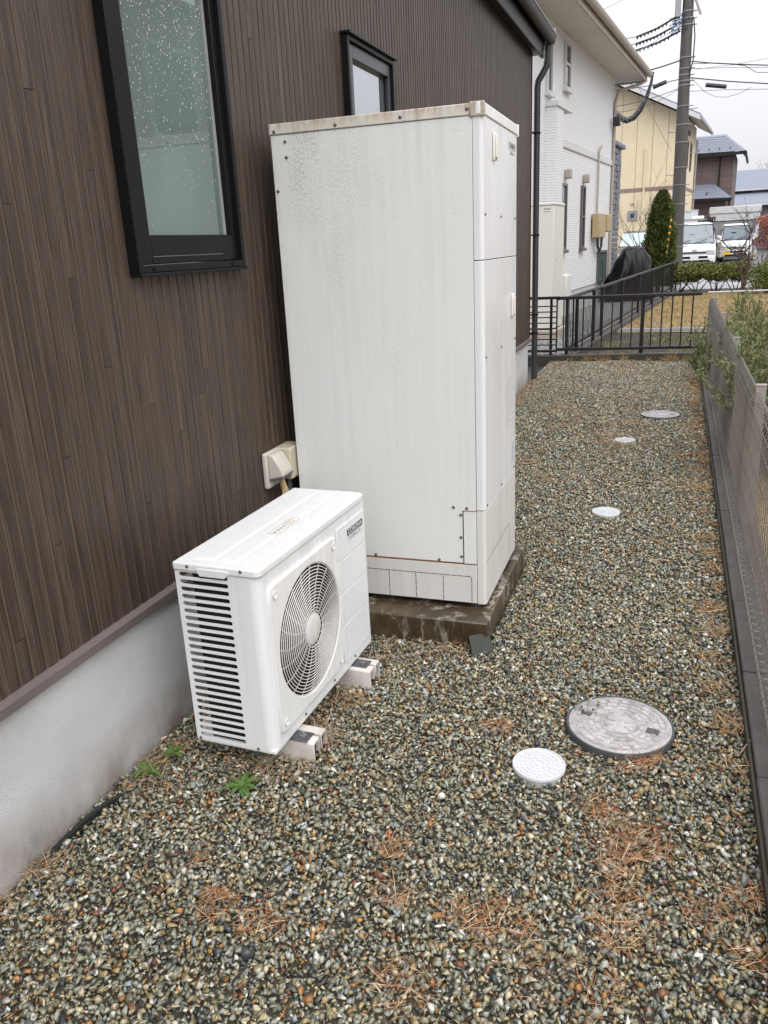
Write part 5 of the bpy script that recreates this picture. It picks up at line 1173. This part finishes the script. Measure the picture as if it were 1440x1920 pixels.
# tarp-covered motorbike
def tarp_cover():
    nx, ny = 44, 30; V = []; F = []
    def hgt(u, v_):   # u along length 0..1, v across -1..1
        prof_ = np.interp(u, [0, .06, .2, .32, .45, .62, .8, .95, 1], [.05, .45, .72, 1.02, 1.24, 1.22, 1.20, .95, .15])
        s = (1-abs(v_)**2.2); f_ = prof_*max(0.0, s)**0.55
        f_ += (0.022*abs(math.sin(u*17+v_*6+math.sin(v_*5)))+0.014*math.sin(u*41-v_*9))*(abs(v_) < .97)
        return max(0.0, f_)
    for i in range(nx+1):
        for j in range(ny+1):
            u = i/nx; v_ = -1+2*j/ny; V.append((u*1.15-0.28+0.03*math.sin(v_*9+u*4), v_*0.42*(1+.1*math.sin(u*8)), hgt(u, v_)))
    for i in range(nx):
        for j in range(ny): a = i*(ny+1)+j; F.append((a, a+1, a+ny+2, a+ny+1))
    return V, F
V, F = tarp_cover(); mb = MB(); mb.v = V; mb.f = F
o = mb.build('covered_motorbike', 'tarp', None, (0.0, 21.5, 0.0), 0.25, smooth=False); o.data.polygons.foreach_set('use_smooth', [True]*len(o.data.polygons))
tag(o, 'motorbike under a creased black plastic cover at the end of the white house', 'motorbike')

# ================================================================== UTILITY POLE AND WIRES
up_ = thing('utility_pole', 'tall dark grey concrete utility pole with wires beside the conifer', 'utility pole', (1.36, 28.0, 0))
MB().tube([(0.03, 0, -0.3), (-0.02, 0, 3.0), (-0.07, 0, 6.0), (-0.105, 0, 9.2)], [0.215, 0.19, 0.165, 0.145], 18).build('shaft', 'pole', up_, smooth=True)
def px_(z): return 0.03-0.0145*z
for z in (1.1, 1.75, 2.35, 2.9, 3.4, 4.1, 4.59, 5.09, 5.64, 5.76, 5.92, 6.09, 6.38, 7.22, 7.39, 7.57):
    r = 0.218-0.0083*z; MB().lathe([(r, 0), (r+.010, 0), (r+.010, .028), (r, .028)], 18, (px_(z), 0, z)).box(px_(z)+r, px_(z)+r+.10, -.03, .03, z+.005, z+.025).build('band', 'band', up_)
for i, z in enumerate((2.0, 2.6, 3.2, 3.8, 4.4, 5.0)):
    s = 1 if i % 2 else -1; MB().tube([(px_(z), 0, z), (px_(z)+s*.42, -.05, z+.02)], 0.012, 5).build('step_bolt', 'band', up_)
MB().box(px_(7.8)-.36, px_(7.8)-.20, -.15, .15, 7.45, 8.3).build('switch_box', 'box_grey', up_, bevel=0.02)
for i in range(3):
    z = 7.45-i*.17; MB().lathe([(.03, 0), (.05, .03), (.03, .06), (.05, .09), (.03, .12)], 10, (px_(z)-.30-.05*i, -.1, z)).build('insulator', 'blue_ins', up_)
    MB().tube([(px_(z)-.1, 0, z+.05), (px_(z)-.34, -.12, z+.02), (px_(z)-.5, -.1, z-.03)], .016, 5).build('bracket', 'band', up_)
MB().tube([(px_(7.2)+.16, -.1, 7.4), (px_(7)+.22, -.1, 6.9), (px_(6)+.20, -.1, 6.3), (px_(6)+.12, -.12, 5.9)], .018, 5).build('drop_wire', 'cable', up_)
MB().tube([(px_(7.9)+.15, -.1, 7.95), (px_(7.6)+.35, -.12, 7.45)], .04, 6).build('bracket_arm', 'box_grey', up_)
def sagged(a, b_, sag, n=14):
    a, b_ = Vector(a), Vector(b_); return [a.lerp(b_, t)-Vector((0, 0, sag*4*t*(1-t))) for t in np.linspace(0, 1, n)]
def cable(name, label, pts, r, m='cable', group='overhead wires', cat='cable'):
    return tag(MB().tube(pts, r*(.62 if r < .04 else 1), 5).build(name, m, smooth=True), label, cat, group)
# insulated strain strings: three parallel dark toothed covers
for i, (a, b_, e) in enumerate((((-0.11, 7.06), (0.98, 7.49), (-3.5, 6.3)), ((-0.12, 6.88), (0.93, 7.25), (-3.5, 6.1)), ((-0.13, 6.70), (1.09, 7.11), (-3.5, 5.9)))):
    nm = ('uppermost', 'middle', 'lowest')[i]
    t = thing('strain_wire', f'{nm} of three toothed black insulator wires left of the pole top', 'cable', group='toothed insulator wires')
    p0, p1 = Vector((a[0], 27.8, a[1])), Vector((b_[0], 28, b_[1]))
    MB().tube([Vector((e[0], 24.5, e[1])), p0], .010, 4).build('wire', 'cable', t)
    mid = p0.lerp(p1, .5)-Vector((0, 0, .05))
    MB().tube([p0, mid, p1], .030, 6).build('sleeve', 'cable', t)
    for k in range(9):
        q = p0.lerp(p1, k/11+.02)-Vector((0, 0, .05*4*(k/11)*(1-k/11)*.5)); MB().tube([q, q-Vector((0, 0, .085))], [.045, .008], 5).build('fin', 'cable', t)
for i in range(6):
    pts = [(px_(7)+1.36+random.uniform(-.5, .05), 27.9+random.uniform(-.15, .1), 7.05+random.uniform(-.1, .5)) for _ in range(5)]
    MB().tube(pts, .012, 4).build('jumper', 'cable' if i % 3 else 'blue_ins', up_, (-1.36, -28, 0))
cable('service_cable', 'thick black toothed cable from the pole to the white house eave', sagged((1.18, 28, 6.35), (-1.6, 25, 5.6), .12), .032)
cable('service_cable', 'thin grey wire dropping from the insulators to the white house gutter', sagged((0.83, 28, 7.1), (-0.25, 24, 5.75), -.02), .014, 'grey_cable')
cable('service_cable', 'black wire with a long sleeve left of the pole', sagged((1.14, 28, 5.84), (-1.8, 25.5, 5.45), .10), .020)
cable('splice_sleeve', 'fat black splice closure on the wire left of the pole', [(0.42, 27.9, 5.68), (0.80, 27.9, 5.80)], .06, group='splice closures')
cable('service_cable', 'lower black wire left of the pole sagging toward the yellow gable', sagged((1.16, 28, 5.60), (-1.8, 26, 5.05), .16), .016)
cable('service_cable', 'lowest thin wire left of the pole sagging over the yellow gable', sagged((1.16, 28, 5.58), (-1.4, 25, 4.9), .30), .012)
cable('guy_wire', 'thin slanting wire crossing the yellow gable to a pole step', sagged((1.05, 28, 3.9), (-0.2, 26, 6.1), .1), .010, 'grey_cable')
cable('sky_wire', 'thin wire alone high in the sky above the white house gutter', sagged((-0.45, 28, 8.15), (-3.0, 27, 7.2), .05), .014, 'grey_cable')
duct = [(0.48, 5.79), (0.44, 5.51), (0.35, 5.21), (0.18, 4.86), (0.01, 4.68), (-0.17, 4.62), (-0.35, 4.71), (-0.46, 4.84), (-0.59, 4.94)]
sp_ = thing('spiral_guard', 'fat black spiral-wrapped drop cable hanging in a loop left of the pole', 'cable')
dpts = [Vector((x, 26+0.2*i*(-1)**0*0, z)) for i, (x, z) in enumerate(duct)]
MB().tube(dpts, [.03, .04, .055, .075, .08, .08, .075, .06, .05], 8).build('cable', 'cable', sp_, smooth=True)
co = MB(); tot = 0; coil = []
for i in range(2, len(dpts)-1):
    for k in range(14):
        q = dpts[i].lerp(dpts[i+1], k/14); a = (i*14+k)*1.9; coil.append(q+Vector((math.cos(a)*.10*.8, math.sin(a)*.10, math.cos(a)*.10*.7)))
co.tube(coil, .010, 4).build('spiral', 'grey_cable', sp_)
rr = [('upper twisted cable right of the pole', [(1.46, 6.28), (2.01, 6.15), (2.94, 5.97), (3.9, 5.80)], .026), ('wavy second wire right of the pole', [(1.5, 6.21), (2.22, 6.12), (2.9, 5.95), (3.2, 5.74), (3.9, 5.62)], .014),
      ('thin straight wire right of the pole, third from top', [(1.5, 6.08), (2.6, 5.95), (3.9, 5.76)], .010), ('thick lower twisted cable right of the pole', [(1.45, 5.85), (2.53, 5.60), (3.9, 5.33)], .026),
      ('thin wire sagging in a deep loop right of the pole', [(1.50, 5.82), (1.88, 5.42), (2.20, 5.24), (2.48, 5.20), (2.8, 5.24), (3.1, 5.37)], .010), ('lowest straight wire right of the pole', [(1.45, 5.49), (2.4, 5.40), (3.9, 5.22)], .011), ('topmost thin wire right of the pole', [(1.6, 6.05), (2.6, 6.02), (3.9, 6.06)], .008)]
for lab, pp, r in rr: cable('line_cable', lab, [(x, 28-(x-1.4)*.25, z) for x, z in pp], r)
cable('splice_sleeve', 'fat black splice closure on the wires right of the pole', [(1.90, 27.9, 5.60), (2.46, 27.8, 5.48)], .06, group='splice closures')
st_ = thing('stay_wire_guard', 'green stay wire with orange marker beads in front of the conifer', 'wire')
MB().tube([(1.21, 24.5, 2.0), (1.16, 24.4, .9)], .010, 5).build('wire', 'leaf_green', st_)
for i in range(6): MB().lathe([(.01, -.04), (.028, -.02), (.028, .02), (.01, .04)], 8, (1.205-i*.012, 24.46, 1.85-i*.165)).build('bead', 'orange', st_)

# ================================================================== PLANTS
def crown_points(n, blobs, power=0.6):
    P = []; wts = np.array([b[3]*b[4]*b[5] for b in blobs]) if len(blobs[0]) > 5 else np.array([b[3]**3 for b in blobs]); wts = wts/wts.sum()
    for b, wt in zip(blobs, wts):
        m_ = int(n*wt)+1; d = rng.normal(size=(m_, 3)); d /= np.linalg.norm(d, axis=1)[:, None]; q = rng.random((m_, 1))**power
        rad = np.array(b[3:6]) if len(b) > 5 else np.array([b[3]]*3); P.append(np.array(b[:3])+d*q*rad)
    return np.concatenate(P)
def shrub(name, label, cat, loc, blobs, n, size, palette, stems=4, group=None, bark='bark', aspect=.5, stem_h=.4, power=.45):
    t = thing(name, label, cat, loc, 0, group)
    mb = MB()
    for i in range(stems):
        a = 2*PI*i/stems+random.uniform(-.4, .4); x, y = math.cos(a)*.05, math.sin(a)*.05
        branch(mb, (x, y, -.05), (math.cos(a)*.6, math.sin(a)*.6, 1.0), stem_h*1.1, .022, 2, .45, 2)
    mb.build('stems', bark, t)
    leaves('crown', crown_points(n, blobs, power), size, palette, t, aspect)
    return t
HG = [(4, (.12, .16, .04)), (3, (.18, .20, .05)), (2, (.26, .24, .06)), (2, (.07, .095, .03)), (1, (.30, .22, .07))]
hx = [1.52, 1.98, 2.45, 2.92]
hl_ = ['at its left end, touching the black fence', 'second from the black fence', 'third from the black fence', 'fourth from the black fence, below the bare tree']
for i, x in enumerate(hx):
    bl_ = [(random.uniform(-.22, .22), random.uniform(-.15, .15), .50+random.uniform(-.07, .07), random.uniform(.18, .25)) for _ in range(12)]
    shrub('hedge_shrub', 'clipped olive-green hedge shrub '+hl_[i], 'shrub', (x, 24.0-.1*i, 0), bl_, 7500, .052, HG, 4, 'low hedge across the lawn end', stem_h=.34)
bl_ = [(random.uniform(-.4, .4), random.uniform(-.3, .3), .42+random.uniform(-.2, .2), random.uniform(.2, .28)) for _ in range(14)]
shrub('round_shrub', 'larger bright olive rounded shrub at the right edge beside the hedge', 'shrub', (3.65, 22.6, 0), bl_, 8000, .045, [(4, (.14, .18, .035)), (3, (.19, .19, .045)), (2, (.07, .09, .025))], 4)
bl_ = [(random.uniform(-.35, .45), random.uniform(-.3, .3), 1.42+random.uniform(-.38, .38), random.uniform(.16, .26)) for _ in range(16)]
shrub('berry_shrub', 'red-leaved shrub at the right edge above the hedge', 'shrub', (3.85, 26.0, 0), bl_, 7000, .055, [(4, (.50, .11, .11)), (3, (.60, .22, .18)), (2, (.22, .10, .05)), (2, (.12, .13, .045)), (1, (.5, .26, .16))], 5, stem_h=.9)
bl_ = [(random.uniform(-.45, .45), random.uniform(-.3, .3), .75+random.uniform(-.25, .2), random.uniform(.14, .22)) for _ in range(12)]
shrub('dry_shrub', 'thin brown twiggy shrub beneath the red-leaved one', 'shrub', (3.55, 25.2, 0), bl_, 900, .045, [(3, (.22, .13, .06)), (2, (.13, .12, .04)), (2, (.3, .2, .1))], 8, stem_h=.5)
# conifer
t = thing('conifer', 'tall narrow dark green conifer just left of the utility pole', 'tree', (0.95, 25.0, 0))
MB().tube([(0, 0, -.1), (0, 0, 2.4)], [.07, .015], 8).build('trunk', 'bark', t)
n = 26000; z = rng.random(n)**0.85*2.55+.08; prof_r = np.interp(z, [0, .25, .8, 1.3, 1.8, 2.25, 2.5, 2.68], [.30, .40, .41, .39, .34, .25, .15, .03])
a = rng.uniform(0, 2*PI, n); lob = 1+.13*np.sin(a*7+z*6)*np.sin(z*9)+.10*np.sin(a*3-z*11)+.08*np.sin(z*23+a*5)+rng.normal(0, .06, n); q = rng.random(n)**.32
C_ = np.stack([np.cos(a)*prof_r*lob*q, np.sin(a)*prof_r*lob*q, z], 1)
needles('crown', C_, np.stack([np.cos(a)*.6, np.sin(a)*.6, np.full(n, .9)], 1)+rng.normal(0, .35, (n, 3)), .075, .022, [(4, (.06, .10, .022)), (3, (.10, .145, .03)), (2, (.16, .175, .04)), (2, (.03, .05, .014)), (1, (.20, .14, .04))], t, .25)
# bare trees
def bare_tree(name, label, loc, h, r, depth, kids, spread, m, lean=(0, 0), n0=1):
    t = thing(name, label, 'tree', loc); mb = MB(); tr = MB()
    for k in range(n0): branch(mb, (0.03*k, 0, -.05), (lean[0]+random.gauss(0, .2)*k, lean[1], 1), h, r, depth, spread, kids)
    mb.build('branches', m, t); return t
random.seed(21)
bare_tree('bare_tree', 'leafless spreading small tree in front of the red-leaved shrub', (3.0, 22.0, 0), 1.05, .045, 4, 3, .55, 'bark', (-.08, 0), 2)
bare_tree('thin_bare_tree', 'thin leafless tree against the yellow house left of the conifer', (0.30, 30.0, 0), 1.7, .03, 4, 3, .35, 'grey_bark', (-.05, 0), 3)
bare_tree('far_bare_tree', 'distant bare tree over the grey house roof at right', (9.5, 95.0, 0), 3.9, .22, 5, 3, .5, 'grey_bark', (0, 0), 2)
# rosemary behind the mesh fence
def rosemary(x, y, h, rad, n_st, label, brown=0.25):
    t = thing('rosemary_bush', label, 'shrub', (x, y, -.02), 0, 'rosemary behind the mesh fence'); mb = MB(); B = []; D = []
    for i in range(n_st):
        a = random.uniform(0, 2*PI); q = math.sqrt(random.random())*rad; tilt = q/rad*.75
        p_ = Vector((math.cos(a)*q*.25, math.sin(a)*q*.25, 0)); d = Vector((math.cos(a)*tilt, math.sin(a)*tilt, 1)).normalized(); L_ = h*random.uniform(.7, 1.1); pts = [p_]; k = 9
        for j in range(k):
            d = (d+Vector((random.gauss(0, .14), random.gauss(0, .14), .05))).normalized(); p_ = p_+d*L_/k; pts.append(p_)
        mb.tube(pts, [.006*(1-.8*j/k) for j in range(k+1)], 4, caps=False)
        def dress(pts_, st):
            for j in range(st, len(pts_)-1):
                for m_ in range(20):
                    c_ = pts_[j].lerp(pts_[j+1], random.random()); dd = (pts_[j+1]-pts_[j]).normalized(); B.append(c_); D.append(dd*.7+Vector((random.gauss(0, .6), random.gauss(0, .6), random.gauss(0, .5))))
        dress(pts, 3)
        for s in range(4):
            j = random.randint(3, k-1); q_ = pts[j]; d2 = (d+Vector((random.gauss(0, .6), random.gauss(0, .6), .2))).normalized(); sp2 = [q_]
            for _ in range(4): d2 = (d2+Vector((random.gauss(0, .15), random.gauss(0, .15), .08))).normalized(); q_ = q_+d2*h*.06; sp2.append(q_)
            mb.tube(sp2, [.003, .0028, .0024, .002, .001], 3, caps=False); dress(sp2, 0)
    mb.build('stems', 'bark', t)
    needles('foliage', np.array([v[:] for v in B]), np.array([v[:] for v in D]), .032, .0045, [(4, (.19, .235, .095)), (3, (.27, .30, .14)), (2, (.11, .14, .055)), (3*brown, (.34, .23, .10))], t, .25)
    return t
rosemary(2.22, 5.6, .80, .46, 70, 'green rosemary bush nearest the camera behind the mesh fence')
rosemary(2.25, 7.2, .82, .42, 64, 'grey-green rosemary bush in the middle behind the mesh fence')
rosemary(2.78, 8.6, .98, .55, 60, 'brownish woody rosemary bush set back behind the mesh fence', 1.2)
rosemary(2.36, 9.5, .86, .25, 44, 'rosemary bush at the far end where mesh fence meets railing')
# trailing sprigs of weed poking through the mesh at the far end
rosemary(1.84, 9.1, .62, .12, 14, 'upright green sprigs growing through the mesh fence near the railing')
for o in list(bpy.data.objects):
    if o.name.startswith('rosemary_bush') and abs(o.location.x-1.84) < .01: o.name = 'fence_weed'; o['category'] = 'weed'; del o['group']
# dry lawn blades and soil weeds
def field(x0, x1, y0, y1, n, L_, pal, name, label, cond=None, width=.006, z=-.006):
    X, Y = rng.uniform(x0, x1, n), rng.uniform(y0, y1, n)
    if cond is not None: k = cond(X, Y); X, Y = X[k], Y[k]
    n = len(X); D = np.stack([rng.normal(0, .6, n), rng.normal(0, .6, n), np.ones(n)], 1)
    o = needles(name, np.stack([X, Y, np.full(n, z)], 1), D, L_, width, pal, None, .2, 'blades', .15); return tag(o, label, 'grass', kind='stuff')
right_of = lambda X, Y: (X-0.324-(Y-12.302)*math.tan(TH)) > 0.12
LAWN = [(5, (.44, .33, .17)), (4, (.30, .20, .09)), (2, (.55, .44, .25)), (2, (.17, .14, .06)), (1, (.22, .2, .07))]
field(0.4, 4.3, 14.2, 23.3, 42000, .035, LAWN, 'lawn_grass', 'straw-coloured dry lawn beyond the black railing', right_of)
field(2.0, 3.4, 3.2, 13.9, 32000, .030, LAWN, 'side_grass', 'dry orange grass right of the mesh fence', None, .005, -.028)
field(0.25, 1.85, 10.8, 14.05, 2600, .045, [(3, (.12, .19, .05)), (2, (.2, .2, .07)), (2, (.35, .24, .12))], 'bed_weeds', 'sparse green weeds on the dark soil bed', lambda X, Y: right_of(X, Y) & (np.sin(X*5+Y*2)+np.sin(Y*4.3-X*3) > .1), .008, -.018)

# ================================================================== HOUSES ACROSS THE LANE (seen in the window reflections)
rh = thing('opposite_house', 'beige-grey house reflected in the tall brown-house window', 'house', (6.6, 7.5, 0))
MB().box(0, 6, 0, 8.0, 0, 5.6).build('wall', 'refl_wall', rh); MB().quad((-.6, -.6, 5.6), (-.6, 8.6, 5.6), (3, 8.6, 7.4), (3, -.6, 7.4)).quad((6.6, -.6, 5.6), (6.6, 8.6, 5.6), (3, 8.6, 7.4), (3, -.6, 7.4)).build('roof', 'far_roof', rh)
MB().box(-1.2, -0.001, 0.5, 7.5, 0, 2.35).build('porch', 'refl_wall2', rh); MB().prism_x([(0.2, 2.36), (7.8, 2.36), (4.0, 3.2)], -1.4, -0.002).build('porch_roof', 'far_roof', rh)
for a in (1.0, 4.6): side_window(rh, a, a+1.4, 3.4, 4.8, -0.06, 'dark_glass', 'white_trim', True)
